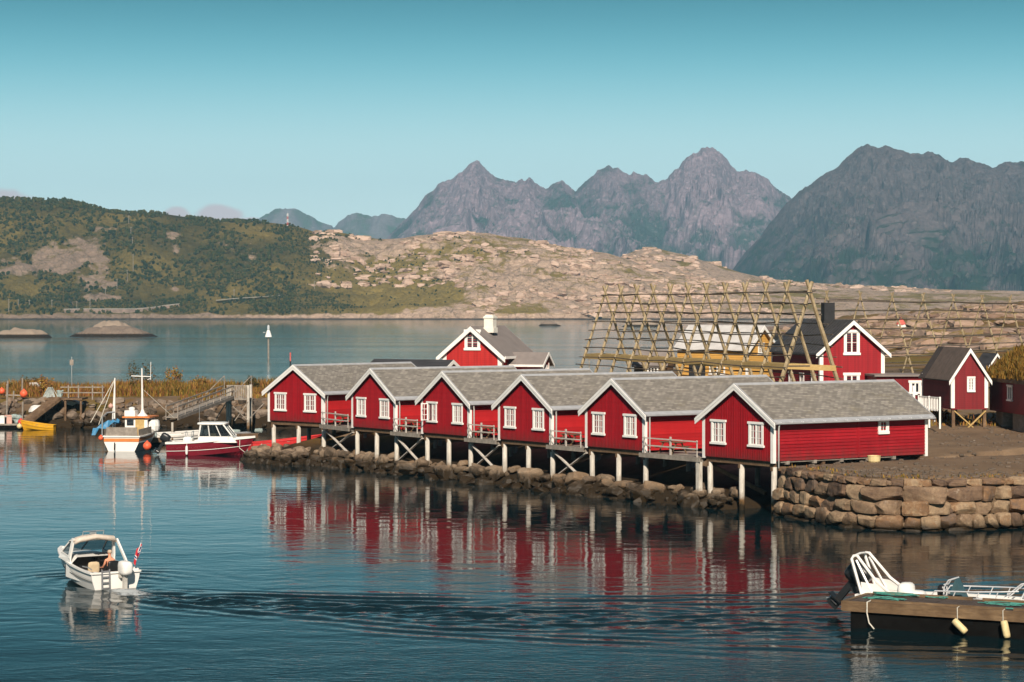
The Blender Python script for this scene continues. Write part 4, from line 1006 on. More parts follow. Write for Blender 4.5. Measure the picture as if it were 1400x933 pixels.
def side_boards(mat, parent, Wd, L, z0, ze, p):
    for sx in (-1, 1):
        m = MB(); x0 = sx*Wd/2; n = int(round((ze-z0)/p)); q = (ze-z0)/n
        for k in range(n): m.add([(x0+sx*.03, .0, z0+k*q), (x0+sx*.03, L, z0+k*q), (x0+sx*.006, L, z0+(k+1)*q), (x0+sx*.006, .0, z0+(k+1)*q), (x0, 0, z0+k*q), (x0, L, z0+k*q)], [(0, 1, 2, 3), (0, 4, 5, 1)])
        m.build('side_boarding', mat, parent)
ZF, ZE, ZR = 3.05, 5.52, 7.42
CW, CL = 6.2, 12.2
def make_cabin(label, loc, A, open_window=False, brackets=False, near=False):
    t = thing('boathouse_cabin', label, 'cabin', loc, R(A), 'red stilt cabins in a row')
    walls('wall', M['red'], t, CW, CL, ZF, ZE, ZR-.04, 'vert', 'horiz' if near else 'none', .19)
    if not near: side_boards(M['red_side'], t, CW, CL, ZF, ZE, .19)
    roof(t, CW, CL, ZE, ZR, .42, .24, .25, 'slate', brackets=brackets)
    barge(t, CW, ZE, ZR, .44, -.30, 'white', .32, .05, True); barge(t, CW, ZE, ZR, .42, CL+.24, 'white', .25)
    corners(t, CW, CL, ZF-.12, ZE-.02, 'white', .17)
    zw = ZF+.88
    window(t, face(CW, CL, 'front', -CW/2+1.42, zw), 1.0, 1.22, 2, 3, 2, .13, .34, open_leaf=0 if open_window else None)
    window(t, face(CW, CL, 'front', CW/2-1.42, zw), 1.0, 1.22, 2, 3, 2, .13, .30)
    b = MB()                                       # floor beams and sill boards
    for y in (.25, 4, 8, 11.9): b.box(-CW/2+.1, CW/2-.1, y-.1, y+.1, ZF-.34, ZF-.01)
    for x in (-CW/2+.25, 0, CW/2-.25): b.box(x-.09, x+.09, .1, CL-.1, ZF-.58, ZF-.345)
    b.build('floor_beam', M['board_brown'], t)
    for j, y in enumerate((.28, 4.0, 8.0)):
        for i, x in enumerate((-CW/2+.28, .05, CW/2-.22)):
            m = MB(); g = random.Random(i*7+j); m.tube([(x, y, -1.3), (x+g.uniform(-.03, .03), y, 1), (x, y, ZF-.35)], [.185, .17, .165], 9)
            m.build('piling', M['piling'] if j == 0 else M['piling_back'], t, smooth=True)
    d = MB()                                       # downpipe at the near eave corner
    x = CW/2+.42; d.tube([(x, .12, ZE-.28), (x-.05, .12, ZE-.42), (CW/2+.14, .3, ZE-.62), (CW/2+.14, .3, ZF-.4)], .055, 6)
    d.build('downpipe', M['white'], t, smooth=True)
    return t
M['piling_back'] = plain('shade_toned_piling', (.20, .18, .155), .9, .3, 2, .2)  # darker copy for back rows, shade under the floor put into the colour
def cab_spot(sR): return ST(sR+CW/2, 0)
specs = [(0.05, -55.9, 'nearest red stilt cabin, its long boarded side wall facing us above the stone quay wall', 1.035),
         (12.2, -55.9, 'red stilt cabin next to the nearest one, behind the widest deck', 1.0),
         (22.3, -55.9, 'third red stilt cabin from the stone quay wall, in the middle of the row', 1.0),
         (32.2, -55.9, 'red stilt cabin with one window casement swung open', 1.0),
         (42.1, -55.9, 'red stilt cabin just right of the leftmost one in the row', 1.0)]
proto = make_cabin(specs[1][2], cab_spot(specs[1][0]), specs[1][1])
for i, (s, A, lab, sx) in enumerate(specs):
    if i == 1: continue
    if i in (0, 3): c = make_cabin(lab, cab_spot(s), A, open_window=(i == 3), brackets=(i == 0), near=(i == 0))
    else: c = copy_tree(proto); c.location = cab_spot(s); c.rotation_euler = (0, 0, R(A)); c['label'] = lab
    c.scale = (sx, 1, 1)
    if i == 0:
        window(c, face(CW, CL, 'right', 8.6, ZE-.98), .52, .62, 2, 2, 1, .17, 0, False)
        m = MB(); m.box(CW/2+.0, CW/2+.06, 6.55, 6.68, ZF, ZE-.05); m.build('cover_board', M['red'], c)
        m = MB()
        for k in range(5): m.box(CW/2-.5, CW/2+.02, 1+k*2.1, 1.25+k*2.1, ZF-.22, ZF-.004)
        m.box(CW/2-.42, CW/2-.02, .6, 9.6, ZF-.1, ZF-.006)
        m.build('sill_block', M['board_grey'], c)
p1 = Vector((-14.6, 181.0, 0)); A1 = -43.5
pc = p1+Vector((-math.cos(R(A1)), -math.sin(R(A1)), 0))*CW*1.04/2
c1 = copy_tree(proto); c1.location = pc; c1.rotation_euler = (0, 0, R(A1)); c1.scale = (1.04, 1, 1); c1['label'] = 'leftmost red stilt cabin, turned most towards us, above the moored boats'

# some of the curtains are drawn back, so no two cabins look quite alike
_g = random.Random(21)
for cb in [o for o in COL.objects if o.name.startswith('boathouse_cabin')]:
    for w_ in [c_ for c_ in cb.children if c_.name.startswith('window')]:
        for k_ in [c_ for c_ in w_.children if c_.name.startswith('curtain')]:
            if _g.random() < .45: bpy.data.objects.remove(k_)
# decks between the cabins
def make_deck(pl, pr, label, tlabel, brace=True):
    d = (pr-pl); g = d.length; d.normalize(); rz = math.atan2(d.y, d.x)
    t = thing('timber_deck', label, 'deck', (pl.x, pl.y, 0), rz, 'timber decks between the cabins')
    z = ZF-.12; dep = 3.9
    m = MB()
    for k in range(int(dep/.15)): m.box(.10, g-.10, -.28+k*.15, -.28+k*.15+.138, z-.045, z)
    m.build('deck_boards', M['board_grey'], t)
    m = MB(); m.box(-.15, g+.12, -.34, -.285, z-.26, z+.01); m.box(.15, g-.15, .05, .2, z-.3, z-.047); m.box(.15, g-.15, 2.8, 2.95, z-.3, z-.047)
    for x in np.arange(.4, g-.2, .6): m.box(x-.04, x+.04, -.28, dep-.2, z-.19, z-.047)
    m.build('joists', M['board_grey'], t)
    n = 3
    for k in range(n):
        x = .28+(g-.56)*k/(n-1); m = MB(); w = .055 if k == 1 else .035
        m.box(x-w, x+w, -.26, -.26+w*1.6, z-.0, z+1.12 if k == 1 else z+1.02); m.build('rail_post', M['rail_white'], t)
    for zz in (.50, .95):
        m = MB(); m.box(.16, g-.16, -.30, -.262, z+zz-.038, z+zz+.038); m.build('rail', M['rail_white'], t)
    for y in (.0,):
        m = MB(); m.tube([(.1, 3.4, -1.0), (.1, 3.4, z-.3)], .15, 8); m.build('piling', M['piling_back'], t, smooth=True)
    if brace:
        for k, (a, b) in enumerate((((.1, .02, z-.35), (g-.1, .02, .75)), ((g-.1, .12, z-.35), (.15, .12, .75)))):
            m = MB(); m.beam(a, b, .06, .2, up=(0, 1, 0)); m.build('cross_brace', M['rail_white'], t)
    else:
        m = MB(); m.beam((g-.1, .5, z-.4), (g+3.2, 2.2, .9), .2, .24); m.build('diagonal_strut', M['board_brown'], t)
        m = MB(); m.box(g-.3, g-.02, -.30, -.02, -1.2, z-.262); m.build('deck_post', M['piling'], t)
    # picnic table
    pt = t.matrix_basis @ Vector((g*.30, .85, z))
    tb = thing('picnic_table', tlabel, 'picnic table', pt, rz+.05, 'picnic tables on the decks')
    m = MB(); L = min(1.7, g*.5)
    for k in range(5): m.box(-L/2, L/2, -.36+k*.15, -.23+k*.15, .70, .74)
    m.build('tabletop', M['board_brown'], tb)
    for sy in (-1, 1):
        m = MB(); m.box(-L/2, L/2, sy*.72-.13, sy*.72+.13, .42, .46); m.build('bench', M['board_brown'], tb)
    for sx in (-1, 1):
        m = MB(); x = sx*(L/2-.25)
        for sy in (-1, 1): m.beam((x, sy*.2, .70), (x, sy*.62, 0), .09, .045, up=(1, 0, 0))
        m.box(x-.1, x-.055, -.85, .85, .36, .42); m.box(x-.1, x-.055, -.36, .36, .645, .695); m.build('leg_frame', M['board_brown'], tb)
M['rail_white'] = wood('worn_white_rail', (.38, .34, .30), (.66, .62, .56), stretch=(.3, .3, .3))
L_of = lambda s: ST(s, 0)
gaps = [(L_of(12.2), L_of(6.42), 'wide grey deck between the nearest two cabins', 'brown picnic table on the wide deck between the nearest two cabins', False),
        (L_of(22.3), L_of(18.4), 'timber deck and cross braces left of the second nearest cabin', 'brown picnic table on the deck left of the second nearest cabin', True),
        (L_of(32.2), L_of(28.5), 'timber deck right of the cabin with the open casement', 'brown picnic table right of the cabin with the open casement', True),
        (L_of(42.1), L_of(38.4), 'timber deck left of the cabin with the open casement', 'brown picnic table left of the cabin with the open casement', True),
        (Vector((-14.5, 180.6, 0)), L_of(48.3), 'timber deck right of the leftmost cabin', 'brown picnic table on the deck right of the leftmost cabin', True)]
for gdef in gaps: make_deck(*gdef)

# ------------------------------------------------------------------ houses behind
def house_at(px, Y): return Vector(((px-700)/FPX*Y, Y, 0))
def zpx(py, Y): return CH+(HOR-py)/FPX*Y
def chimney(parent, x, y, z0, z1, w, mat, cap=True):
    m = MB(); m.box(x-w/2, x+w/2, y-w/2, y+w/2, z0, z1)
    if cap: m.box(x-w/2-.07, x+w/2+.07, y-w/2-.07, y+w/2+.07, z1-.25, z1-.08); m.box(x-w/2+.1, x+w/2-.1, y-w/2+.1, y+w/2-.1, z1, z1+.12)
    m.box(x-w/2-.1, x+w/2+.1, y-w/2-.1, y+w/2+.1, z0, z0+.5)
    return m.build('chimney', M[mat], parent)
# bright red house behind the middle of the row
Y = 228; A = -21
t = thing('red_house', 'bright red gabled house with cream chimney rising behind the middle cabins', 'house', house_at(645.5, Y)+Vector((0, 0, 3)), R(A))
hw = 6.1; b0 = 0; ze, zr = zpx(483, Y)-3, zpx(447, Y)-3
walls('wall', M['red_bright'], t, hw, 8.4, b0, ze, zr, 'horiz', 'horiz', .2)
r_ = roof(t, hw, 8.4, ze, zr, .55, .45, .35, 'brown_roof', .12, None, False)
barge(t, hw, ze, zr, .55, -.50, 'white', .42, .06); barge(t, hw, ze, zr, .55, 8.75, 'white', .3, .05)
m = MB(); m.box(hw/2+.50, hw/2+.62, -.4, 8.7, ze-.55, ze-.30); m.build('eave_board', M['white'], t)
corners(t, hw, 8.4, b0, ze, 'white', .36)
window(t, face(hw, 8.4, 'front', .05, zpx(476, Y)-3), 1.15, 1.55, 1, 3, 2, .24, 0)
c_ = chimney(t, .75, 2.9, zr-.6, zr+1.05, .95, 'cream')
# porch on its right side
pw, pl = 2.7, 3.6
px_ = thing('porch_tmp', 'x', 'x'); bpy.data.objects.remove(px_)
def sub_house(parent, name, Mx, Wd, L, z0, ze, zr, wallmat, roofmat):
    o = bpy.data.objects.new(name, None); COL.objects.link(o); o.parent = parent; o.matrix_local = Mx
    walls('porch_wall', M[wallmat], o, Wd, L, z0, ze, zr, 'horiz', 'horiz')
    roof(o, Wd, L, ze, zr, .35, .35, 0, roofmat, .1, None, False); return o
def porch(parent):
    Mx = Matrix.Translation((hw/2, 3.2, 0)) @ Matrix.Rotation(R(90), 4, 'Z')
    Mx = Matrix.Translation((hw/2+3.4, 3.0, 0)) @ Matrix.Rotation(R(90), 4, 'Z')
    ze2, zr2 = zpx(496.5, Y)-3, zpx(483, Y)-3
    m = MB(); Wd, L = 2.5, 3.4
    poly = [(-Wd/2, 0, 0), (Wd/2, 0, 0), (Wd/2, 0, ze2), (0, 0, zr2), (-Wd/2, 0, ze2)]
    m.prism([Mx @ Vector(p) for p in poly], (Mx.to_3x3() @ Vector((0, L, 0)))); o = m.build('porch', M['red_bright'], parent)
    m = MB(); sl = (zr2-ze2)/(Wd/2)
    for sx in (-1, 1):
        xe = sx*(Wd/2+.35); zz = zr2+.08-sl*(Wd/2+.35)
        vs = [(0, -.4, zr2+.08), (xe, -.4, zz), (xe, L, zz), (0, L, zr2+.08)]; vs += [(a, b, c-.1) for a, b, c in vs]
        m.add(vs, [(0, 1, 2, 3), (4, 7, 6, 5), (0, 4, 5, 1), (1, 5, 6, 2)], Mx)
    m.build('porch_roof', M['brown_roof'], o)
    m = MB()
    for sx in (-1, 1):
        xe = sx*(Wd/2+.38); zz = zr2+.1-sl*(Wd/2+.38)
        m.prism([Mx @ Vector(p) for p in ((0, -.45, zr2+.1), (xe, -.45, zz), (xe, -.45, zz-.3), (0, -.45, zr2-.22))], Mx.to_3x3() @ Vector((0, .05, 0)))
        m.box(min(sx*1.0, sx*1.2), max(sx*1.0, sx*1.2), -.04, .0, 0, ze2, Mx)
    m.box(Wd/2+.3, Wd/2+.4, -.4, L, ze2-.36, ze2-.15, Mx); m.box(-Wd/2-.4, -Wd/2-.3, -.4, L, ze2-.36, ze2-.15, Mx)
    for x in (-.45, .35):                       # arched white porch panels
        m.tube([Mx @ Vector((x-.28, -.06, ze2-1.4)), Mx @ Vector((x-.28, -.06, ze2-.5)), Mx @ Vector((x-.16, -.06, ze2-.26)), Mx @ Vector((x+.1, -.06, ze2-.26)), Mx @ Vector((x+.24, -.06, ze2-.5)), Mx @ Vector((x+.24, -.06, ze2-1.4))], .09, 5)
    m.build('porch_trim', M['white'], o)
porch(t)

# low grey-roofed house behind the two left cabins
Y = 212
t = thing('low_house', 'low house with a long dark ridge and small white gable behind the left cabins', 'house', house_at(616, Y)+Vector((0, 0, 2.6)), R(62))
ze, zr = zpx(505, Y)-2.6, zpx(493.0, Y)-2.6
walls('wall', M['red_house'], t, 3.2, 7.9, 0, ze, zr, 'horiz', 'horiz'); roof(t, 3.2, 7.9, ze, zr, .3, .3, .2, 'dark_roof', .1, None, False)
barge(t, 3.2, ze, zr, .3, -.34, 'white', .3)

# red house behind the drying rack, right of centre
Y = 190; A = 11; zb = 4.4
t = thing('red_house', 'dark roofed red house with black chimney behind the end of the drying rack', 'house', house_at(1165, Y)+Vector((0, 0, zb)), R(A))
hw = 5.4; L = 13.0; ze, zr = zpx(478, Y)-zb, zpx(439, Y)-zb
walls('wall', M['red_house'], t, hw, L, 0, ze, zr, 'horiz', 'horiz', .16)
roof(t, hw, L, ze, zr, .45, .4, .4, 'dark_roof', .12, None, False)
m = MB()
for sx in (-1, 1):
    for k in range(16):
        y = -.3+k*.75; sl = (zr-ze)/(hw/2); m.beam((sx*.05, y, zr+.09), (sx*(hw/2+.44), y, zr+.09-sl*(hw/2+.44)), .06, .05)
m.build('roof_seam', M['dark_roof'], t)
barge(t, hw, ze, zr, .47, -.46, 'white', .30, .06); barge(t, hw, ze, zr, .47, L+.4, 'white', .26, .05)
corners(t, hw, L, 0, ze, 'white', .24)
window(t, face(hw, L, 'front', -.05, zpx(482.5, Y)-zb), .95, 1.65, 1, 2, 2, .2, 0)
window(t, face(hw, L, 'front', -.05, zpx(536, Y)-zb), .95, 1.35, 1, 2, 2, .2, 0)
for u in (1.6, 4.6, 7.6): window(t, face(hw, L, 'left', u, zpx(532, Y)-zb), .8, 1.05, 1, 2, 2, .14, 0)
chimney(t, -.3, 5.2, zr-.5, zr+1.5, .9, 'soot', False)

# yellow house seen through the rack
Y = 214; zb = 5.0
t = thing('yellow_house', 'yellow house with light grey roof behind the slanting poles of the drying rack', 'house', house_at(1040, Y)+Vector((0, 0, zb)), R(52))
ze, zr = zpx(474, Y)-zb, zpx(446, Y)-zb
hw = 4.6; L = 7.6
walls('wall', M['yellow'], t, hw, L, 0, ze, zr, 'horiz', 'horiz', .16); roof(t, hw, L, ze, zr, .4, .4, .3, 'grey_roof', .1, None, False)
barge(t, hw, ze, zr, .42, -.45, 'white', .3); corners(t, hw, L, 0, ze, 'white', .14, [(-1, -1), (1, -1)])
window(t, face(hw, L, 'front', 0, ze-.6), .7, .8, 1, 2, 2, .14, 0)
window(t, face(hw, L, 'left', 3.2, .9), 1.5, 1.0, 1, 1, 2, .1, 0)
m = MB(); m.box(-hw/2-.06, -hw/2-.02, 4.5, 6.3, .2, 2.3); m.build('doorway', M['soot'], t)
# small dark shed left of it
Y = 217
t = thing('dark_shed', 'small dark roofed shed at the left end of the yellow house', 'shed', house_at(915, Y)+Vector((0, 0, 5.0)), R(70))
walls('wall', M['board_brown'], t, 2.6, 3.0, 0, zpx(498, Y)-5, zpx(480, Y)-5, 'horiz', 'horiz'); roof(t, 2.6, 3.0, zpx(498, Y)-5, zpx(480, Y)-5, .25, .25, .2, 'brown_roof', .1, None, False)
window(t, face(2.6, 3.0, 'left', 1.2, .7), .9, .7, 1, 1, 3, .1, 0)

# low red building with white trimmed windows behind the nearest roof
Y = 187
t = thing('low_red_building', 'low dark red building with white topped windows right of the dark roofed house', 'building', house_at(1230, Y)+Vector((0, 0, 3.55)), R(4))
m = MB(); m.box(-1.9, 1.9, 0, 5, 0, 2.9); m.build('wall', M['maroon'], t)
m = MB(); m.box(-2.1, 2.1, -.3, 5.2, 2.9, 3.05); m.build('flat_roof', M['brown_roof'], t)
for u in (-1.35, 1.25): window(t, Matrix.Translation((u, 0, 1.6)), .62, .8, 1, 1, 2, .18, 0)
m = MB()
m.box(-2.2, 2.2, -1.0, -.92, 1.55, 1.70)
for x in (-2.1, -1.5, -.9, .9, 1.5, 2.1): m.box(x-.10, x+.10, -1.04, -.9, .0, 2.2)
m.build('porch_rail', M['white'], t)
# stilted shed
Y = 171; zb = 3.1
t = thing('stilted_shed', 'tall narrow red shed with steep brown roof standing on timber stilts', 'shed', house_at(1325.5, Y)+Vector((0, 0, zb)), R(7))
hw = 2.65; L = 7.2; z0, ze, zr = zpx(560, Y)-zb, zpx(514, Y)-zb, zpx(477, Y)-zb
walls('wall', M['maroon'], t, hw, L, z0, ze, zr, 'horiz', 'horiz', .15)
roof(t, hw, L, ze, zr, .26, .25, .3, 'pan_roof', .08, None, False)
m = MB(); sl = (zr-ze)/(hw/2)
for sx in (-1, 1):
    for k in range(24):
        y = -.2+k*.26; m.tube([(sx*.05, y, zr+.04), (sx*(hw/2+.25), y, zr+.04-sl*(hw/2+.25))], .06, 5)
m.build('pantile_ribs', M['pan_roof'], t)
barge(t, hw, ze, zr, .27, -.30, 'white', .28, .05); corners(t, hw, L, z0+.1, ze, 'white', .2)
window(t, face(hw, L, 'front', .1, zpx(534, Y)-zb), .36, .88, 1, 4, 2, .13, .0, False)
for x, y in ((-hw/2+.15, .2), (hw/2-.15, .2), (-hw/2+.15, L-.2), (hw/2-.15, L-.2)):
    m = MB(); m.box(x-.11, x+.11, y-.11, y+.11, -.3, z0); m.build('stilt', M['board_brown'], t)
m = MB(); m.beam((-hw/2+.2, .1, z0-.1), (.35, .1, .05), .08, .16, up=(0, 1, 0)); m.beam((hw/2-.1, .02, z0-.1), (-.2, .02, .0), .08, .18, up=(0, 1, 0)); m.build('cross_brace', M['plank_yellow'], t)
# turf-roofed building at the right edge
Y = 174
t = thing('turf_roofed_building', 'dark red building under a shaggy turf roof at the right edge', 'building', house_at(1353, Y)+Vector((0, 0, zb)), R(-84))
z0, ze, zr = zpx(561, Y)-zb, zpx(516, Y)-zb, zpx(486, Y)-zb
m = MB(); Lb = 9.0
m.prism([(0, 0, z0), (0, 5, z0), (0, 5, ze), (0, 2.5, zr), (0, 0, ze)], (Lb, 0, 0)); m.build('wall', M['maroon'], t)
m = MB()
for sy in (0, 1):
    ya, za, yb, zb2 = (-.4, ze-.25, 2.5, zr+.22) if sy == 0 else (5.4, ze-.25, 2.5, zr+.22)
    m.add([(-.3, ya, za), (Lb+.3, ya, za), (Lb+.3, yb, zb2), (-.3, yb, zb2), (-.3, ya, za+.28), (Lb+.3, ya, za+.28), (Lb+.3, yb, zb2+.2), (-.3, yb, zb2+.2)], [(0, 3, 2, 1), (4, 5, 6, 7), (0, 1, 5, 4), (1, 2, 6, 5), (3, 0, 4, 7)])
rf = m.build('roof', M['ground_turf'] if 'ground_turf' in M else M['board_brown'], t)
m = MB(); g = random.Random(17)
for i in range(2600):
    x = g.uniform(-.3, Lb+.3); u = g.random(); y = -.4+2.9*u; z = ze+.0+(zr+.42-ze)*u
    blades(m, g, Vector((x, y, z)), g.uniform(.25, .7), .05, 2)
m.build('turf', M['turf'], rf, recalc=False)
window(t, Matrix.Translation((4.9, 0, zpx(543, Y)-zb)), .8, .95, 1, 1, 2, .12, 0)
m = MB(); m.box(.3, 2.05, .4, 1.0, -.4, z0); m.build('foundation_wall', M['concrete'], t)
m = MB(); m.box(2.05, 2.45, .2, 4.8, -.4, z0); m.box(4.5, 9, .3, 4.8, -.4, z0); m.build('foundation_wall', M['board_grey'], t)
m = MB(); m.box(2.5, 9, 4.2, 4.7, -.4, z0); m.build('back_wall', M['soot'], t)
# another roof peeping over the turf
Y = 205
t = thing('small_gabled_hut', 'small hut gable with white bargeboards peeping above the turf roof', 'hut', house_at(1362, Y)+Vector((0, 0, 5)), R(20))
walls('wall', M['board_brown'], t, 1.6, 2, 0, zpx(500, Y)-5, zpx(484, Y)-5, 'horiz', 'horiz'); roof(t, 1.6, 2, zpx(500, Y)-5, zpx(484, Y)-5, .2, .2, .2, 'dark_roof', .1, None, False); barge(t, 1.6, zpx(500, Y)-5, zpx(484, Y)-5, .2, -.24, 'white', .2)
# white picket fence
Y = 170
a, b = PP(1256, 561, Y), PP(1285, 561, 167); b.z = a.z
t = thing('picket_fence', 'short white picket fence beside the left wall of the stilted shed', 'fence', a)
d = b-a; n = 14
for k in (0, 7, n):
    q = d*k/n; m = MB(); m.box(q.x-.06, q.x+.06, q.y-.06, q.y+.06, -1.2, 1.08); m.build('fence_post', M['white'], t)
m = MB()
for k in range(n): q = d*(k+.5)/n; m.box(q.x-.035, q.x+.035, q.y-.02, q.y+.02, .05, 1.0)
m.beam((0, .03, .15), d+Vector((0, .03, .15)), .04, .09); m.beam((0, .03, 1.02), d+Vector((0, .03, 1.02)), .09, .06); m.build('picket_panel', M['white'], t)
# small white lighthouse far behind
p = PP(1232, 441, 640); zg = gz(p.x, p.y)
t = thing('lighthouse', 'tiny white lighthouse with red lantern roof on the rocks behind the right drying rack', 'lighthouse', (p.x, p.y, min(p.z, zg)-.2))
m = MB(); m.box(-1.1, 1.1, -1.0, 1.0, -3, 1.6); m.build('tower', M['white'], t)
m = MB(); m.lathe([(1.35, 1.6), (1.2, 2.0), (.7, 2.8), (.2, 3.3), (.05, 3.5)], 8); m.build('lantern_roof', M['tyre_red'], t)

# ------------------------------------------------------------------ fish drying racks
def pole(m, a, b, r, g, sag=.06, n=4, sides=5):
    a, b = Vector(a), Vector(b); pts = []
    for k in range(n+1):
        q = a.lerp(b, k/n)
        if 0 < k < n: q += Vector((g.uniform(-sag, sag), g.uniform(-sag, sag), g.uniform(-sag, sag)))
        pts.append(q)
    m.tube(pts, [r*(1-.25*k/n)*g.uniform(.92, 1.08) for k in range(n+1)], sides)
def rack(label, P0, P1, n, height, slope, rows, rleg, rpole, zbase_fn, seed, end_frame=True, walkway=True, ties=True, ext=1.0):
    g = random.Random(seed); ax = (P1-P0); ax.normalize(); pp = Vector((ax.y, -ax.x, 0)).normalized()
    if pp.x < 0: pp = -pp
    t = thing('fish_drying_rack', label, 'drying rack', (P0.x, P0.y, 0)); O = Vector((P0.x, P0.y, 0))
    for k in range(n):
        C = P0.lerp(P1, k/(n-1)); zb = zbase_fn(C); hgt = C.z-zb; j = g.uniform(-.12, .12)
        e = pp*(hgt*slope); up = pp*(.55*slope)
        m = MB(); mats = M['pole_wood']
        rr = rleg*(1.25 if end_frame and k == 0 else 1)
        pole(m, C-O-e*1.02+Vector((0, 0, zb-C.z-.4)), C-O+up+Vector((0, 0, .38+j)), rr, g, .04)
        m.build('slanted_pole', M['pole_wood'], t)
        m = MB(); off = ax*.12
        pole(m, C-O+e*1.02+off+Vector((0, 0, zb-C.z-.4)), C-O-up+off+Vector((0, 0, .38-j)), rr, g, .04); m.build('slanted_pole', M['pole_wood'], t)
        if ties:
            zt = -hgt*.735; w = pp*(-zt*slope)
            m = MB()
            if k == 0 and end_frame: m.beam(C-O-w*1.02+Vector((0, 0, zt)), C-O+w*1.06+Vector((0, 0, zt-.2)), .08, .42); m.build('tie_plank', M['plank_yellow'], t)
            else: pole(m, C-O-w*1.05+Vector((0, 0, zt)), C-O+w*1.05+Vector((0, 0, zt)), .06, g, .02); m.build('tie_pole', M['pole_wood'], t)
    for sd in (-1, 1):
        for r in range(rows):
            f = .06+.88*r/(rows-1)
            m = MB(); pts = []
            for k in range(n):
                C = P0.lerp(P1, k/(n-1)); hgt = (C.z-zbase_fn(C)); q = C-O+pp*(sd*(hgt*f*slope+.10))+Vector((0, 0, -hgt*f))
                pts.append(q+Vector((0, 0, g.uniform(-.10, .10))))
            a = pts[0]-(pts[1]-pts[0])*g.uniform(.08, .3)*ext; b = pts[-1]+(pts[-1]-pts[-2])*g.uniform(.1, .35)*ext
            pts = [a]+pts+[b]
            m.tube(pts, [rpole*g.uniform(.75, 1.15) for _ in pts], 5)
            m.build('drying_pole', M['pole_dark'], t)
    if walkway:
        m = MB()
        for k in range(n-1):
            for i in range(5):
                a = P0.lerp(P1, (k+.0)/(n-1)); b = P0.lerp(P1, (k+1.02)/(n-1)); hg = a.z-zbase_fn(a); q = pp*((i-2)*.36-1.0)+Vector((0, 0, -hg*.735+.10+g.uniform(0, .05)))
                m.beam(a-O+q, b-O+q, .30, .05)
        m.build('plank_walkway', M['plank_yellow'], t)
        m = MB()
        for k in range(n-1):
            a = P0.lerp(P1, k/(n-1)); b = P0.lerp(P1, (k+1.0)/(n-1)); hg = a.z-zbase_fn(a); q = pp*(-2.05)+Vector((0, 0, -hg*.735-.10))
            m.beam(a-O+q, b-O+q, .05, .46+g.uniform(-.06, .06))
        m.build('walkway_side_board', M['plank_yellow'], t)
        m = MB()
        for k in range((n-1)*3):
            a = P0.lerp(P1, k/(3*(n-1))); hg = a.z-zbase_fn(a); m.beam(a-O+pp*(-1.9)+Vector((0, 0, -hg*.735)), a-O+pp*.0+Vector((0, 0, -hg*.735)), .12, .1)
        m.build('walkway_bearer', M['pole_dark'], t)
    return t
P0 = PP(1107, 391, 176); P1 = PP(828, 396, 216)
rack('long tent shaped fish drying rack of crossed poles behind the right hand cabins', P0, P1, 12, 8, .345, 10, .155, .050, lambda C: 5.4, 3)
P0 = PP(1130, 403, 212); P1 = PP(1418, 411, 238)
rack('second, more distant fish drying rack of poles crossing the rocky slope at the right', P0, P1, 8, 7.6, .33, 9, .10, .055, lambda C: max(5.0, gz(C.x, C.y)-.1), 5, False, False, True)
M['tyre_pink'] = plain('faded_pink_plastic', (.55, .32, .26), .6, .15, 5)
# ------------------------------------------------------------------ boats
M['leg_grey'] = plain('motor_leg_grey', (.42, .40, .36), .45, .15, 4)
def hull(L, B, zs0, zs1, zk=-.25, rake=.5, n=16, pw=2.6, chine=.82, tb=.92, flare=1.0, skeg=0.0):
    """stern at y=0, bow towards +y, waterline z=0; returns shell builder, sheer points"""
    m = MB(); rows = []
    for i in range(n+1):
        t = i/n; b = B/2*(tb+(1-tb)*min(1, t*2.2))*max(0, 1-t**pw)**.72
        zs = zs0+(zs1-zs0)*t**1.7; kz = zk*(1-max(0, (t-.55)/.45)**2*.9)
        y = t*(L-rake); yr = y+rake*t**3
        cz = zk*.35+(zs*.32)*t**2+.06
        rows.append([(0, y, kz), (b*chine*(1-.25*t**3), y+(yr-y)*.35, cz), (b*.97*flare, y+(yr-y)*.8, cz+(zs-cz)*.62), (b*flare, yr, zs)])
    for sx in (-1, 1):
        vs = [(sx*x, y, z) for r in rows for (x, y, z) in r]; fs = []
        for i in range(n):
            for j in range(3): fs.append((i*4+j, i*4+j+1, (i+1)*4+j+1, (i+1)*4+j))
        m.add(vs, fs)
    r = rows[0]; m.add([(-x, y, z) for x, y, z in r[::-1]]+list(r), [tuple(range(8))])
    return m, [Vector(r[3]) for r in rows], rows
def gunwale(sheer, w=.10, h=.07, z=0.0):
    m = MB()
    for sx in (-1, 1):
        pts = [Vector((sx*max(p.x, 0), p.y, p.z+z)) for p in sheer]
        for a, b in zip(pts[:-1], pts[1:]):
            if (b-a).length > 1e-3: m.beam(a, b+(b-a)*.04, w, h)
    a, b = sheer[0], sheer[0]; m.box(-a.x, a.x, a.y-w/2, a.y+w/2, a.z-h/2+z, a.z+h/2+z)
    return m
def deck_fill(sheer, i0, i1, dz=-.02, camber=.0):
    m = MB()
    for i in range(i0, i1):
        p, q = sheer[i], sheer[i+1]
        m.add([(-p.x, p.y, p.z+dz), (0, p.y, p.z+dz+camber*p.x), (p.x, p.y, p.z+dz), (q.x, q.y, q.z+dz), (0, q.y, q.z+dz+camber*q.x), (-q.x, q.y, q.z+dz)], [(0, 1, 4, 5), (1, 2, 3, 4)])
    return m
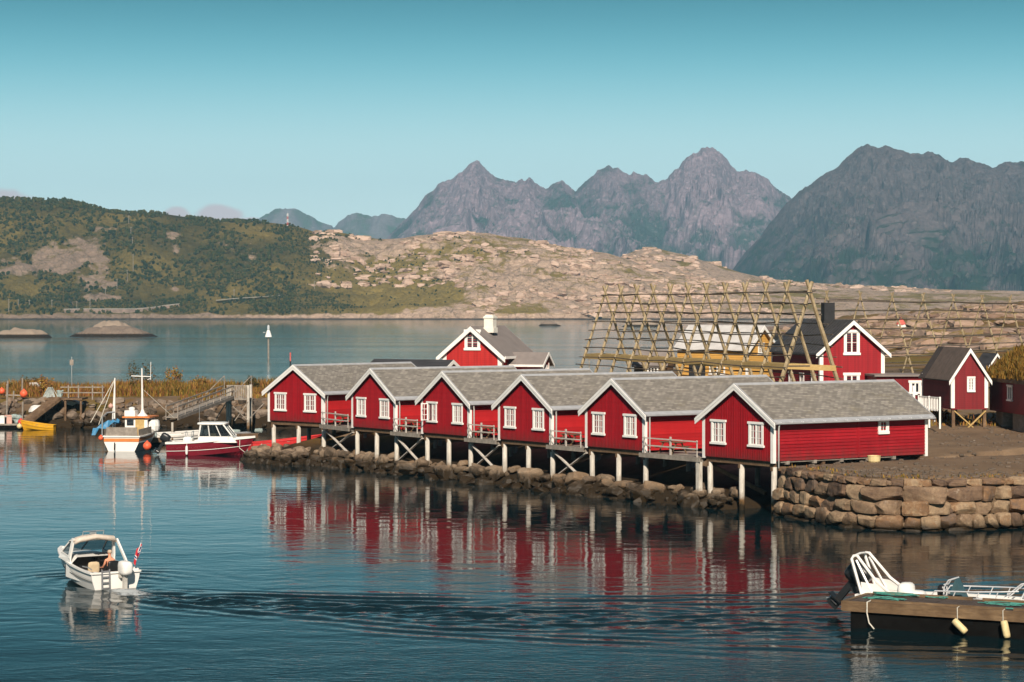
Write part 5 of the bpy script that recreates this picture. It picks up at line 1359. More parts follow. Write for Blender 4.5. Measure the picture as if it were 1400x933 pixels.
def stripe(rows, f0, f1, off=.012, i0=0, i1=None):
    """a painted band that runs along the topsides between two heights of the upper strake"""
    m = MB(); i1 = i1 or len(rows)-1
    for sx in (-1, 1):
        for i in range(i0, i1):
            q = []
            for k in (i, i+1):
                a, b = Vector(rows[k][2]), Vector(rows[k][3])
                for f in (f0, f1):
                    p = a.lerp(b, f); q.append(Vector((sx*(p.x+off), p.y+off*.3, p.z)))
            m.add([q[0], q[1], q[3], q[2]], [(0, 1, 2, 3)])
    return m
def outboard(parent, x, y, z, cowl='black', s=1.0, tilt=0.0):
    Mx = Matrix.Translation((x, y, z)) @ Matrix.Rotation(R(tilt), 4, 'X') @ Matrix.Scale(s, 4)
    m = MB(); m.blob((0, -.24, .22), (.23, .34, .30), 3, 5, 4.0, .02); m2 = MB()
    for v in m.v: pass
    mm = MB(); mm.add(m.v, m.f, Mx); o = mm.build('outboard_motor', M[cowl], parent, smooth=True)
    g = MB(); g.box(-.07, .07, -.32, -.14, -.75, .0, Mx); g.box(-.16, .16, -.14, .08, -.22, .06, Mx); g.box(-.03, .03, -.42, -.1, -.98, -.74, Mx); g.box(-.16, .16, -.52, -.10, -.72, -.69, Mx)
    g.lathe([(.03, 0), (.07, .06), (.06, .24), (.03, .3)], 8, Mx @ Matrix.Translation((0, -.1, -.84)) @ Matrix.Rotation(R(90), 4, 'X'))
    g.build('motor_leg', M['black'] if cowl == 'black' else M['leg_grey'], o)
    h = MB()
    for k in range(3):
        a = k*2.094; h.beam(Mx @ Vector((0, -.44, -.84)), Mx @ Vector((.14*math.cos(a), -.46, -.84+.14*math.sin(a))), .09, .02)
    h.build('propeller', M['steel'], o)
    return o
def buoy(loc, r, label, cat='buoy', mat='orange'):
    m = MB(); m.lathe([(r*.12, -r*1.0), (r*.55, -r*.85), (r*.9, -r*.42), (r, 0), (r*.88, r*.45), (r*.55, r*.83), (r*.2, r*1.02), (r*.16, r*1.25), (r*.05, r*1.27)], 14)
    o = m.build('buoy', M[mat], smooth=True); o.location = loc; tag(o, label, cat); return o

# --- small white cuddy boat under way
def cuddy():
    p = GP(156, 806.5); p.y += .2
    RB = R(33)
    t = thing('motorboat', 'small white cuddy motorboat under way with a bare backed man aboard', 'motorboat', (p.x+.03, p.y, 0), RB); t.scale = (1.07, 1.14, 1); t.rotation_euler = (R(2.0), 0, RB)
    L, B = 5.3, 2.15
    h, sh, rows = hull(L, B, .72, 1.08, -.25, .75, 18, 2.7, .84, .96)
    h.build('hull', M['gel_white'], t)
    stripe(rows, -.32, -.22, .014, 0, 16).build('side_stripe', M['black'], t)
    gunwale(sh, .12, .07).build('gunwale', M['gel_white'], t)
    m = MB(); m.box(-.92, .92, .12, 2.6, .18, .22); m.box(-.93, -.86, .1, 2.7, .2, .74); m.box(.86, .93, .1, 2.7, .2, .74); m.box(-.9, .9, .06, .12, .2, .58); m.build('cockpit', M['gel_white'], t)
    m = MB()                                     # raised foredeck
    for i in range(8, 18):
        a, b = sh[i], sh[i+1]; f = lambda q, y: .30*math.sin(max(0, min(1, (4.9-y)/2.6))*math.pi/2)
        ha, hb = f(a, a.y), f(b, b.y)
        va = [(-a.x, a.y, a.z), (-a.x*.72, a.y, a.z+ha), (a.x*.72, a.y, a.z+ha), (a.x, a.y, a.z)]; vb = [(-b.x, b.y, b.z), (-b.x*.72, b.y, b.z+hb), (b.x*.72, b.y, b.z+hb), (b.x, b.y, b.z)]
        m.add(va+vb, [(0, 1, 5, 4), (1, 2, 6, 5), (2, 3, 7, 6)])
    m.build('foredeck', M['gel_white'], t)
    # coaming that rises to the windscreen
    yb, yt, zb_, zt = 2.55, 1.95, 1.02, 2.0
    m = MB()
    for sx in (-1, 1):
        m.prism([(sx*.98, 3.35, .95), (sx*.98, 2.2, .82), (sx*.97, 2.2, 1.12), (sx*.90, 3.2, 1.22)], (-sx*.05, 0, 0))
        m.beam((sx*.90, 3.25, 1.18), (sx*.80, 2.55, 1.78), .06, .06); m.beam((sx*.96, 2.3, 1.05), (sx*.86, 2.15, 1.92), .16, .08, up=(1, 0, 0))
        m.beam((sx*.90, 3.2, 1.2), (sx*.96, 2.3, 1.1), .06, .06); m.beam((sx*.8, 2.58, 1.75), (sx*.86, 2.15, 1.86), .06, .06)
    m.beam((-.8, 2.58, 1.76), (.8, 2.58, 1.76), .06, .06); m.beam((0, 3.3, 1.25), (0, 2.6, 1.76), .05, .05); m.build('windscreen_frame', M['gel_white'], t)
    m = MB(); m.add([(-.88, 3.24, 1.2), (.88, 3.24, 1.2), (.78, 2.58, 1.74), (-.78, 2.58, 1.74)], [(0, 1, 2, 3)])
    for sx in (-1, 1): m.add([(sx*.885, 3.18, 1.2), (sx*.94, 2.32, 1.12), (sx*.85, 2.17, 1.82), (sx*.79, 2.58, 1.74)], [(0, 1, 2, 3)])
    m.build('windscreen', M['glass_thin'], t)
    m = MB()                                     # arched canopy bow and rolled cover
    pts = [(-.90, 2.05, 1.80), (-.72, 2.0, 1.95), (0, 1.98, 2.05), (.72, 2.0, 1.95), (.90, 2.05, 1.80)]
    m.tube(pts, .045, 6); pts2 = [(x, y-.10, z-.07) for x, y, z in pts]; m.tube(pts2, [.06, .11, .10, .12, .06], 8); m.build('canopy', M['canopy'], t, smooth=True)
    m = MB(); n_ = 6                              # canopy top
    for k in range(n_):
        a0, a1 = -1+2*k/n_, -1+2*(k+1)/n_; f = lambda a: 1.82+.24*(1-a*a)
        m.add([(a0*.88, 2.6, f(a0)-.06), (a1*.88, 2.6, f(a1)-.06), (a1*.9, 1.98, f(a1)), (a0*.9, 1.98, f(a0))], [(0, 1, 2, 3)])
    m.build('canopy_roof', M['canopy'], t)
    m = MB(); m.tube([(-.45, 2.2, 2.05), (-.45, 2.15, 2.2), (.45, 2.15, 2.2), (.45, 2.2, 2.05)], .022, 5); m.box(-.16, .1, 2.1, 2.2, 2.05, 2.16); m.build('roof_rail', M['steel'], t)
    m = MB(); m.beam((.92, 1.95, 1.82), (.97, .95, .80), .12, .07, up=(1, 0, 0)); m.build('canopy_strut', M['gel_white'], t)
    m = MB(); m.tube([(.99, .95, .95), (.99, .5, .98), (.95, .2, .9)], .022, 5); m.tube([(-.99, .95, .9), (-.99, .4, .93), (-.95, .15, .85)], .022, 5); m.build('side_rail', M['steel'], t)
    m = MB(); m.box(-.85, .85, 2.55, 2.95, .25, 1.05); m.box(.2, .8, 2.35, 2.6, .8, 1.15); m.build('dashboard', M['black'], t)
    m = MB(); m.tube([(.42+.17*math.cos(a), 2.28, 1.05+.17*math.sin(a)) for a in np.linspace(0, 6.28, 13)], .018, 5); m.build('steering_wheel', M['black'], t)
    for x, nm in ((-.42, 'a'), (.42, 'b')):
        m = MB(); m.blob((x, 1.42, .52), (.25, .25, .09), 5, 4, 6, .01); m.blob((x-.0, 1.14 if x > 0 else 1.16, .76), (.24, .06, .27), 6, 4, 5, .01); m.box(x-.08, x+.08, 1.34, 1.5, .2, .45)
        m.build('seat', M['tan'] if x < 0 else M['black'], t, smooth=True)
    m = MB(); m.box(-.6, .62, .12, .45, .22, .55); m.build('stern_box', M['cream'], t)
    m = MB()                                      # folding ladder
    for x in (-.62, -.30): m.beam((x, -.06, .88), (x, -.10, .02), .05, .04)
    for z in (.08, .32, .56, .80): m.box(-.62, -.30, -.10, -.06, z-.025, z+.025)
    m.build('boarding_ladder', M['grey_metal'], t)
    outboard(t, .26, -.06, .72, 'gel_white', .98)
    m = MB(); m.box(-.96, -.70, .01, .30, .66, .74); m.box(.72, .98, .01, .34, .66, .84); m.build('stern_corner', M['gel_white'], t)
    m = MB(); m.box(-.985, -.90, .55, .95, .66, .70); m.box(-1.02, -.99, 1.0, 1.1, .60, .68); m.build('vent', M['black'], t)
    # flag
    f = thing('flag', 'red flag with blue and white cross slanting at the stern of the small boat', 'flag', t.matrix_basis @ Vector((.80, .06, .74)), RB)
    top = Vector((.26, -.16, 1.18)); m = MB(); m.tube([(0, 0, 0), top], .018, 6); m.build('flag_staff', M['gel_white'], f)
    d = top.normalized(); fo = Vector((-.55, -.35, -.78)).normalized()
    def fl(u, v): return top*.98-d*(v*.62)+fo*(u*.42)+Vector((.05*math.sin(u*7), -.09*math.sin(u*6+v*2), 0))
    def fp(m, u0, u1, v0, v1, off):
        nn = 8; vs = []; fs = []; nrm = d.cross(fo).normalized()
        for i in range(nn+1):
            for j in range(3): vs.append(fl(u0+(u1-u0)*i/nn, v0+(v1-v0)*j/2)+nrm*off)
        for i in range(nn):
            for j in range(2): fs.append((i*3+j, i*3+j+1, i*3+j+4, i*3+j+3))
        m.add(vs, fs)
    m = MB(); fp(m, 0, 1, 0, 1, 0); cl = m.build('flag_cloth', M['flag_red'], f, recalc=False)
    m = MB()
    for s in (-1, 1): fp(m, .25, .5, 0, 1, .006*s); fp(m, 0, 1, .37, .63, .007*s)
    m.build('white_cross', M['white'], cl, recalc=False)
    m = MB()
    for s in (-1, 1): fp(m, .315, .435, 0, 1, .012*s); fp(m, 0, 1, .44, .56, .013*s)
    m.build('blue_cross', M['flag_blue'], cl, recalc=False)
    # man, seated, seen from behind, leaning a little to the left
    seated_person(t.matrix_basis @ Vector((.42, 1.46, .52)), RB+R(2))
def skin_body(name, verts, edges, mat, loc, rz, label=None, root=0, sub=2, parent=None):
    me = bpy.data.meshes.new(name); me.from_pydata([v[0] for v in verts], edges, [])
    o = bpy.data.objects.new(name, me); COL.objects.link(o)
    sk = o.modifiers.new('skin', 'SKIN'); sk.use_smooth_shade = True; sk.branch_smoothing = .4
    me.skin_vertices.new() if not me.skin_vertices else None
    for i, v in enumerate(verts):
        s = me.skin_vertices[0].data[i]; r = v[1]; s.radius = (r, r) if isinstance(r, (int, float)) else r; s.use_root = (i == root)
    o.modifiers.new('sub', 'SUBSURF').levels = sub; o.modifiers['sub'].render_levels = sub
    me.materials.append(mat)
    dg = bpy.context.evaluated_depsgraph_get(); dg.update()
    nm = bpy.data.meshes.new_from_object(o.evaluated_get(dg)); o.modifiers.clear(); o.data = nm
    nm.polygons.foreach_set('use_smooth', [True]*len(nm.polygons))
    if parent: o.parent = parent
    o.location = loc; o.rotation_euler = (0, 0, rz); return o
def seated_person(loc, rz):
    V = []; E = []
    def ch(pts, start=None):
        last = start
        for p, r in pts:
            V.append((p, r)); k = len(V)-1
            if last is not None: E.append((last, k))
            last = k
        return last
    ch([((0, -.02, .10), (.17, .13))])
    sp = ch([((0, -.03, .24), (.16, .115)), ((-.01, -.04, .40), (.165, .115)), ((-.02, -.03, .52), (.17, .10))], 0)
    nk = ch([((-.02, -.01, .61), .062), ((-.015, .015, .675), .058)], sp)
    hd = ch([((-.01, .03, .75), (.082, .092)), ((-.005, .035, .835), (.078, .09)), ((-.005, .03, .885), (.045, .055))], nk)
    ch([((-.01, .135, .775), .018)], hd-1)       # nose
    for sx in (-1, 1): ch([((-.008+sx*.088, .025, .785), (.014, .024))], hd-1)
    for sx in (-1, 1):
        hip = ch([((sx*.10, .08, .08), .098), ((sx*.14, .42, .10), .072), ((sx*.14, .46, -.10), .058), ((sx*.14, .44, -.34), .042), ((sx*.14, .46, -.40), .042), ((sx*.15, .60, -.42), .03)], 0)
        s = ch([((sx*.19-.02, -.03, .50), .062), ((sx*.245, .02, .32), .048), ((sx*.24, .20, .17), .04) if sx < 0 else ((sx*.25, .22, .28), .04)], sp)
        q = (sx*.22, .40, .14) if sx < 0 else (sx*.12, .50, .42)
        w = ch([(q, .028)], s); q = Vector(q)
        pm = ch([(tuple(q+Vector((0, .05, 0))), (.038, .018))], w)
        for i, (fx, ln) in enumerate(((-.030, .06), (-.010, .07), (.011, .066), (.031, .052))):
            ch([(tuple(q+Vector((fx, .085, .004))), .0095), (tuple(q+Vector((fx*1.1, .085+ln*.5, -.006))), .009), (tuple(q+Vector((fx*1.1, .085+ln*.8, -.026))), .008)], pm)
        ch([(tuple(q+Vector((-sx*.045, .045, .0))), .011), (tuple(q+Vector((-sx*.062, .075, -.01))), .0095)], pm)
    o = skin_body('person', V, E, M['skin'], loc, rz)
    tag(o, 'bare backed man with short grey hair sitting at the helm of the small boat', 'person')
    m = MB(); m.blob((-.005, .015, .845), (.094, .108, .085), 2, 5, 2.4, .02); m.build('hair', M['hair'], o, smooth=True)
    m = MB(); m.blob((0, -.03, .12), (.205, .17, .135), 4, 5, 3.0, .01)
    for sx in (-1, 1): m.tube([(sx*.09, .0, .08), (sx*.12, .22, .09), (sx*.14, .36, .10)], [.125, .115, .098], 10)
    m.build('shorts', M['black'], o, smooth=True)
def glassy():
    t = NT('thin_glass'); tr = t.N.new('ShaderNodeBsdfTransparent'); tr.inputs[0].default_value = (.45, .52, .55, 1); mx = t.N.new('ShaderNodeMixShader'); mx.inputs[0].default_value = .62
    t.col((.02, .025, .03)).set(Roughness=.05); t.L.new(t.b.outputs[0], mx.inputs[2]); t.L.new(tr.outputs[0], mx.inputs[1]); t.L.new(mx.outputs[0], t.N['Material Output'].inputs[0]); mx.inputs[0].default_value = .45
    return t.m
M['glass_thin'] = glassy()
M['canopy'] = plain('beige_canopy', (.56, .48, .40), .8, .12, 5)
M['grey_metal'] = plain('dull_grey_metal', (.24, .24, .25), .5, .2, 4, metal=.4)
cuddy()

# --- white wooden fishing boat with orange stripe
def fishing_boat():
    p = GP(166, 617.5)
    t = thing('fishing_boat', 'white fishing boat with an orange stripe, two masts and a small wheelhouse', 'fishing boat', (p.x, p.y, 0), R(-7)); t.scale = (1.08, 1.08, 1.08)
    h, sh, rows = hull(8.2, 3.5, 1.15, 1.75, -.5, 1.0, 18, 2.2, .70, .80, 1.0)
    h.build('hull', M['gel_white'], t)
    stripe(rows, .30, .75, .02).build('hull_stripe', M['orange_stripe'], t)
    m = MB(); w0 = sh[0].x; a = rows[0]
    m.box(-w0*.99, w0*.99, -.03, -.012, .75, 1.0); m.build('transom_stripe', M['orange_stripe'], t)
    gunwale(sh, .16, .10).build('gunwale', M['gel_white'], t)
    deck_fill(sh, 0, 18, -.30).build('deck', M['board_grey'], t)
    m = MB(); m.prism([(-w0*.9, .05, 1.15), (w0*.9, .05, 1.15), (w0*.86, .05, 1.85), (-w0*.86, .05, 1.85)], (0, .08, 0))
    for sx in (-1, 1): m.beam((sx*w0*.95, .1, 1.38), (sx*1.62, 2.6, 1.5), .05, .62)
    m.build('bulwark', M['board_grey'], t)
    m = MB(); m.box(-.6, 1.2, 3.0, 5.2, .9, 2.45); m.build('wheelhouse', M['gel_white'], t)
    m = MB(); m.box(-.75, 1.45, 2.75, 5.4, 2.45, 2.56); m.build('wheelhouse_roof', M['orange_stripe'], t)
    m = MB(); m.box(.25, .95, 2.95, 3.0, 1.0, 2.40); m.build('wheelhouse_door', M['plank_yellow'], t)
    for bx in ((-.45, .1, 2.97, 3.0), (-.62, -.6, 3.3, 4.9), (1.2, 1.22, 3.3, 4.9)): m = MB(); m.box(*bx, 1.85, 2.3); m.build('wheelhouse_window', M['glass'], t)
    m = MB(); m.box(-.7, .15, 3.2, 4.2, 2.56, 3.0); m.lathe([(.2, 3.0), (.25, 3.1), (.25, 3.2), (.1, 3.27)], 10, Matrix.Translation((-.25, 3.7, 0))); m.build('radar_box', M['gel_white'], t)
    m = MB(); m.tube([(.55, 3.9, 2.5), (.5, 3.9, 6.3)], [.10, .05], 7); m.beam((-.35, 3.9, 5.7), (1.2, 3.9, 5.65), .06, .06); m.tube([(1.2, 3.9, 5.4), (1.22, 3.9, 6.8)], .025, 4); m.tube([(.95, 3.9, 5.4), (1.22, 3.9, 5.5)], .03, 4); m.lathe([(.45, 0), (.2, .25), (.1, .5)], 8, Matrix.Translation((.55, 3.9, 2.55))); m.build('mast', M['gel_white'], t)
    m = MB(); m.tube([(.52, 3.9, 4.7), (2.6, 5.8, 2.3)], .02, 4); m.tube([(.52, 3.9, 4.7), (.4, 7.4, 1.8)], .02, 4); m.build('stay', M['rope_pale'], t)
    m = MB(); m.tube([(-1.05, 1.6, .9), (-1.0, 1.6, 5.6)], [.085, .05], 7); m.tube([(-1.28, 1.6, .9), (-1.04, 1.6, 4.8)], .04, 5); m.build('mizzen_mast', M['gel_white'], t)
    m = MB(); m.tube([(-1.0, 1.6, 5.5), (-2.5, .2, 2.2)], .03, 4); m.tube([(-1.0, 1.6, 5.5), (-2.1, 1.0, 2.0)], .03, 4); m.build('mizzen_stay', M['rope_pale'], t)
    m = MB(); m.tube([(-1.7, .6, 1.2), (-1.7, .6, 2.6), (-1.3, .6, 2.95), (-.7, .6, 3.0)], .06, 6); m.build('davit', M['steel'], t); m = MB(); m.tube([(-1.3, 2.2, 1.2), (-1.3, 2.2, 2.5)], .06, 6); m.build('deck_post', M['steel'], t)
    m = MB(); m.blob((1.6, 3.6, 1.8), (.4, .5, .5), 6, 4, 3, .1); m.build('winch', M['gel_white'], t)
    o = MB(); g = random.Random(3)
    vs = []; fs = []
    for i in range(8):
        for j in range(6): vs.append((-2.75+2.3*i/7, .6+1.0*j/5, 2.65-.9*abs(i/7-.95)*(1+.2*math.sin(j*2))+g.uniform(-.28, .28)-.35*(j/5-.5)**2*4))
    for i in range(7):
        for j in range(5): fs.append((i*6+j, i*6+j+1, (i+1)*6+j+1, (i+1)*6+j))
    o.add(vs, fs); b = o.build('tarpaulin', M['blue_tarp'], recalc=False); b.location = t.location; b.rotation_euler = t.rotation_euler
    tag(b, 'crumpled blue tarpaulin slung over the stern of the fishing boat', 'tarpaulin')
    for x, y, z in ((-1.9, 1.2, 0), (-.6, -.1, 0)):
        m = MB(); m.tube([(x*.78, y-.12, .7), (x*.8, y-.16, .1)], .05, 6); m.build('fender', M['black'], t)
    q = t.matrix_basis @ Vector((2.1, -.2, .45)); buoy(q, .36, 'big orange buoy hanging at the right quarter of the fishing boat')
    q = t.matrix_basis @ Vector((-2.05, 1.4, .95)); buoy(q, .22, 'smaller orange buoy at the left side of the fishing boat')
    q = t.matrix_basis @ Vector((-1.3, 1.5, 2.95)); buoy(q+Vector((0, 0, .5)), .21, 'faded pink buoy hung on the fishing boat mizzen', 'buoy', 'tyre_pink')
fishing_boat()

# --- dark red cabin cruiser
def cruiser():
    p = GP(231, 622); rz = R(-90-3)
    t = thing('cabin_cruiser', 'dark red motor cruiser with white deck, wheelhouse and black outboard', 'motor cruiser', (p.x, p.y, 0), rz)
    h, sh, rows = hull(7.0, 2.5, .95, 1.42, -.3, 1.0, 20, 2.5, .86, .95)
    h.build('hull', M['gel_red'], t)
    stripe(rows, -.60, -.50, .02).build('waterline_stripe', M['gel_white'], t)
    m = gunwale(sh, .16, .16, .06); m.build('gunwale', M['gel_white'], t)
    deck_fill(sh, 9, 20, .06, .10).build('foredeck', M['gel_white'], t)
    deck_fill(sh, 0, 9, -.35).build('cockpit_floor', M['gel_white'], t)
    # wheelhouse, raked windscreen
    def ring(z, y0, y1, w): return [(-w, y0, z), (w, y0, z), (w, y1, z), (-w, y1, z)]
    lo, hi = ring(1.05, 2.5, 5.7, .98), ring(1.55, 2.6, 5.35, .94)
    m = MB(); m.add(lo+hi, [(0, 1, 5, 4), (1, 2, 6, 5), (2, 3, 7, 6), (3, 0, 4, 7)]); top = ring(2.50, 2.75, 4.6, .84)
    for (a, b) in ((hi[0], top[0]), (hi[1], top[1]), (hi[2], top[2]), (hi[3], top[3])): m.beam(a, b, .10, .10)
    for f in (.33, .66):
        for sx in (0, 1):
            i, j = ((1, 2), (0, 3))[sx]; a = Vector(hi[i]).lerp(Vector(hi[j]), f); b = Vector(top[i]).lerp(Vector(top[j]), f); m.beam(a, b, .08, .06)
    m.beam(Vector(hi[2]).lerp(Vector(hi[3]), .5), Vector(top[2]).lerp(Vector(top[3]), .5), .06, .06); m.build('wheelhouse', M['gel_white'], t)
    m = MB(); m.add(hi+top, [(0, 1, 5, 4), (1, 2, 6, 5), (2, 3, 7, 6), (3, 0, 4, 7)]); m.build('wheelhouse_glass', M['glass_thin'], t)
    m = MB(); m.blob((0, 3.6, 2.56), (1.0, 1.2, .12), 4, 6, 5, .0); m.build('wheelhouse_roof', M['gel_white'], t, smooth=True)
    m = MB(); m.box(-.7, .7, 4.6, 4.66, 1.2, 1.5); m.box(-.2, .3, 3.5, 3.9, .9, 1.75); m.build('helm_seat', M['tan'], t)
    m = MB(); m.blob((0, 1.6, 1.15), (.5, .42, .36), 5, 4, 4, .02); m.box(-.9, .9, .3, 1.0, .55, 1.05); m.build('stern_seat', M['gel_white'], t)
    m = MB(); m.tube([(-.4, 1.5, 1.4), (-.4, 1.4, 1.85), (.4, 1.4, 1.85), (.4, 1.5, 1.4)], .03, 5); m.tube([(-.4, 1.9, 1.4), (-.4, 1.95, 1.9), (.4, 1.95, 1.9), (.4, 1.9, 1.4)], .03, 5); m.build('seat_rail', M['steel'], t)
    m = MB()
    for sx in (-1, 1): m.tube([(sx*.95, 5.0, 1.3), (sx*.9, 5.1, 1.75), (sx*.5, 6.3, 1.85), (0, 6.7, 1.85)], .025, 5)
    m.build('bow_rail', M['steel'], t)
    outboard(t, 0, -.18, 1.0, 'black', 1.2, -30)
    m = MB(); m.tube([(1.23, 1.7, 1.05), (1.26, 1.7, .85)], .015, 4); m.blob((1.30, 1.7, .45), (.10, .10, .38), 3, 4, 3, 0); m.build('fender', M['gel_white'], t)
    m = MB(); pts = [Vector((.62, 5.9, 1.25)), Vector((.72, 5.9, .6)), Vector((.9, 6.4, .25)), Vector((.6, 7.2, .5)), Vector((0, 7.6, .9))]; m.tube(pts, .03, 5); m.build('mooring_line', M['rope_pale'], t)
    m = MB(); m.tube([(.55, 2.6, 2.5), (.55, 2.6, 4.1)], .02, 4); m.build('aerial', M['steel'], t)
cruiser()
# --- red skiff by the pilings of the leftmost cabin
def skiff(loc, rz, L, B, zs, zb, mat, label, nm='skiff', inner='board_grey', thwarts=2):
    t = thing(nm, label, 'boat', loc, rz)
    h, sh, rows = hull(L, B, zs, zb, -.15, .35, 14, 2.0, .78, .62)
    h.build('hull', M[mat], t); gunwale(sh, .07, .06).build('gunwale', M[mat], t)
    deck_fill(sh, 0, 13, -zs*.62).build('floor', M[inner], t)
    for k in range(thwarts):
        s = sh[3+k*4]; m = MB(); m.box(-s.x, s.x, s.y-.12, s.y+.12, s.z-.14, s.z-.10); m.build('thwart', M['board_grey'], t)
    return t
p = GP(345, 618); skiff((p.x-.2, p.y+.3, 0), R(-62), 6.4, 2.0, .75, 1.25, 'skiff_red', 'bright red open boat moored behind the pilings of the leftmost cabin')
p = GP(39, 586.5); skiff((p.x+3.05, p.y-2.4, 0), R(82), 3.5, 1.4, .50, .95, 'gel_yellow', 'bright yellow rowing boat at the foot of the left gangway', 'rowing_boat')
# --- white boats ashore and at the dock
p = PP(214, 588, 205); tt = skiff((p.x, p.y, .35), R(-75), 4.6, 1.7, .62, .85, 'gel_white', 'white dinghy at the floating dock between the fishing boat and the cruiser', 'dinghy')
def upturned(px, py, Y, L, mat, rz, label, tilt=0):
    p = PP(px, py, Y); z = gz(p.x, p.y)
    t = thing('dinghy', label, 'dinghy', (p.x, p.y, max(z, p.z)+.42), rz); t.rotation_euler = (R(tilt), R(180), rz)
    h, sh, rows = hull(L, 1.5, .38, .52, -.22, .3, 12, 2.0, .8, .7); h.build('hull', M[mat], t); gunwale(sh, .06, .05).build('gunwale', M[mat], t)
upturned(57, 563, 234, 1.8, 'gel_white', R(60), 'upturned white dinghy lying on the rocks under the left gangway')
upturned(71, 564, 234.5, 1.6, 'gel_white', R(80), 'second upturned dinghy on the rocks, beside the wooden post')
upturned(91, 554, 236, 2.4, 'cream', R(-70), 'cream upturned boat on the rocks right of the wooden post', 12)

# --- pontoon and the open boat behind it
def pontoon():
    a = GP(1153, 858); b = Vector((a.x+.88*12, a.y-.47*12, 0)); d = (b-a).normalized(); rz = math.atan2(d.y, d.x)
    t = thing('pontoon', 'weathered floating pontoon with heavy edge beams at the lower right', 'pontoon', (a.x, a.y, 0), rz)
    L, D, z = 12.0, 2.7, .98
    m = MB(); g = random.Random(2)
    k = 0; x = 0.0
    while x < L: m.box(x+.01, x+.135, .12, D-.12, z-.05+g.uniform(-.006, .006), z+g.uniform(-.006, .006)); x += .145
    m.build('deck_planks', M['pontoon_deck'], t)
    m = MB(); m.box(-.02, L, -.04, .12, z-.36, z+.02); m.build('edge_beam', M['pontoon_beam'], t)
    m = MB(); m.box(-.02, L, D-.12, D+.04, z-.30, z+.02); m.build('edge_beam', M['pontoon_beam'], t)
    m = MB(); m.box(-.08, .10, -.02, D, z-.34, z+.015); m.build('end_beam', M['pontoon_beam'], t)
    m = MB(); m.beam((1.0, .30, z+.05), (6.1, .28, z+.05), .10, .09); m.beam((6.4, .3, z+.05), (11.8, .3, z+.05), .10, .09)
    m.beam((.3, D-.22, z+.06), (4.2, D-.2, z+.06), .11, .11); m.beam((4.6, D-.22, z+.06), (9.6, D-.2, z+.06), .11, .11); m.build('kerb_rail', M['pontoon_beam'], t)
    m = MB(); m.box(.25, L, .1, D-.1, -.45, z-.37); m.build('float', M['dark_rubber'], t)
    for x, r in ((4.55, 35), (6.25, 12)):
        m = MB(); Mx = Matrix.Translation((x, -.20, .36)) @ Matrix.Rotation(R(-r if r == 12 else -48), 4, 'Y')
        m.lathe([(.05, -.32), (.12, -.30), (.135, -.2), (.135, .2), (.12, .3), (.05, .32)], 10, Mx)
        o = m.build('fender', M['fender'], t, smooth=True); rp = MB(); rp.tube([(x-.12, -.1, .55), (x-.14, -.06, z+.03), (x-.15, .2, z+.05)], .016, 4); rp.build('fender_line', M['rope_pale'], o)
    g = random.Random(12)
    def coil(cx, cy, r, n, mat, label, zz=z+.03):
        m = MB()
        for q in range(n):
            pts = [(cx+g.uniform(-.1, .1)+r*g.uniform(.6, 1.3)*math.cos(a)*1.7, cy+r*g.uniform(.6, 1.1)*math.sin(a)*.6, zz+.02*q+g.uniform(0, .03)) for a in np.linspace(g.uniform(0, 6), g.uniform(7, 11), 14)]
            m.tube(pts, .015, 5)
        o = m.build('rope', M[mat]); o.location = t.location; o.rotation_euler = t.rotation_euler; tag(o, label, 'rope')
    coil(1.3, D-.4, .42, 5, 'rope_green', 'tangled green rope heaped at the far left edge of the pontoon')
    coil(1.2, .95, .45, 4, 'rope_green', 'green rope lying in loops on the left end of the pontoon planks')
    coil(5.6, 1.55, .40, 4, 'rope_green', 'green rope coil in the middle of the pontoon planks')
    coil(2.8, D-.3, .26, 3, 'rope_green', 'small dark green rope tangle along the back beam of the pontoon')
    m = MB(); m.tube([(4.6, .62, z+.03), (5.4, .55, z+.03), (6.6, .60, z+.04), (7.3, .50, z+.03), (7.9, .55, z+.03)], .026, 5); m.tube([(8.2+.16*math.cos(a), .55+.10*math.sin(a), z+.05) for a in np.linspace(0, 14, 20)], .022, 5)
    o = m.build('rope', M['rope_green']); o.location = t.location; o.rotation_euler = t.rotation_euler; tag(o, 'pale green rope stretched along the front of the pontoon with a coil at its end', 'rope')
    m = MB(); m.tube([(.95, .5, z+.05), (.95, -.05, z+.02), (.96, -.09, .6), (1.05, -.12, .25), (1.25, -.12, .03)], .028, 5)
    o = m.build('rope', M['rope_pale']); o.location = t.location; o.rotation_euler = t.rotation_euler; tag(o, 'pale rope hanging from the pontoon edge into the water', 'rope')
    # the open boat
    p = Vector((a.x, a.y, 0))+Vector((-d.y, d.x, 0))*(D+1.05)+d*(-.45)
    bt = thing('open_boat', 'open aluminium boat with white stern arch and black outboard behind the pontoon', 'boat', p, rz+R(-90))
    h, sh, rows = hull(6.9, 2.0, .86, .98, -.25, .8, 18, 3.2, .85, .94); h.build('hull', M['alu'], bt)
    gunwale(sh, .22, .10).build('gunwale', M['gel_white'], bt)
    deck_fill(sh, 12, 18, -.05).build('bow_deck', M['alu'], bt); deck_fill(sh, 0, 12, -.5).build('floor', M['board_grey'], bt)
    for sx in (-1, 1):
        m = MB(); x = sx*.86
        m.tube([(x, .14, .9), (x*.9, -.30, 2.24), (x*.82, -.24, 2.36), (x*.78, -.10, 2.36), (x*.92, .72, 1.42), (x, 1.40, .92)], .058, 6)
        m.tube([(x*.86, -.12, 2.2), (x*.97, .55, 1.0)], .05, 5)
        m.prism([(x, .16, .92), (x, 1.35, .92), (x*.97, .70, 1.32), (x*.98, .10, 1.38)], (-sx*.03, 0, 0))
        m.build('stern_arch', M['gel_white'], bt)
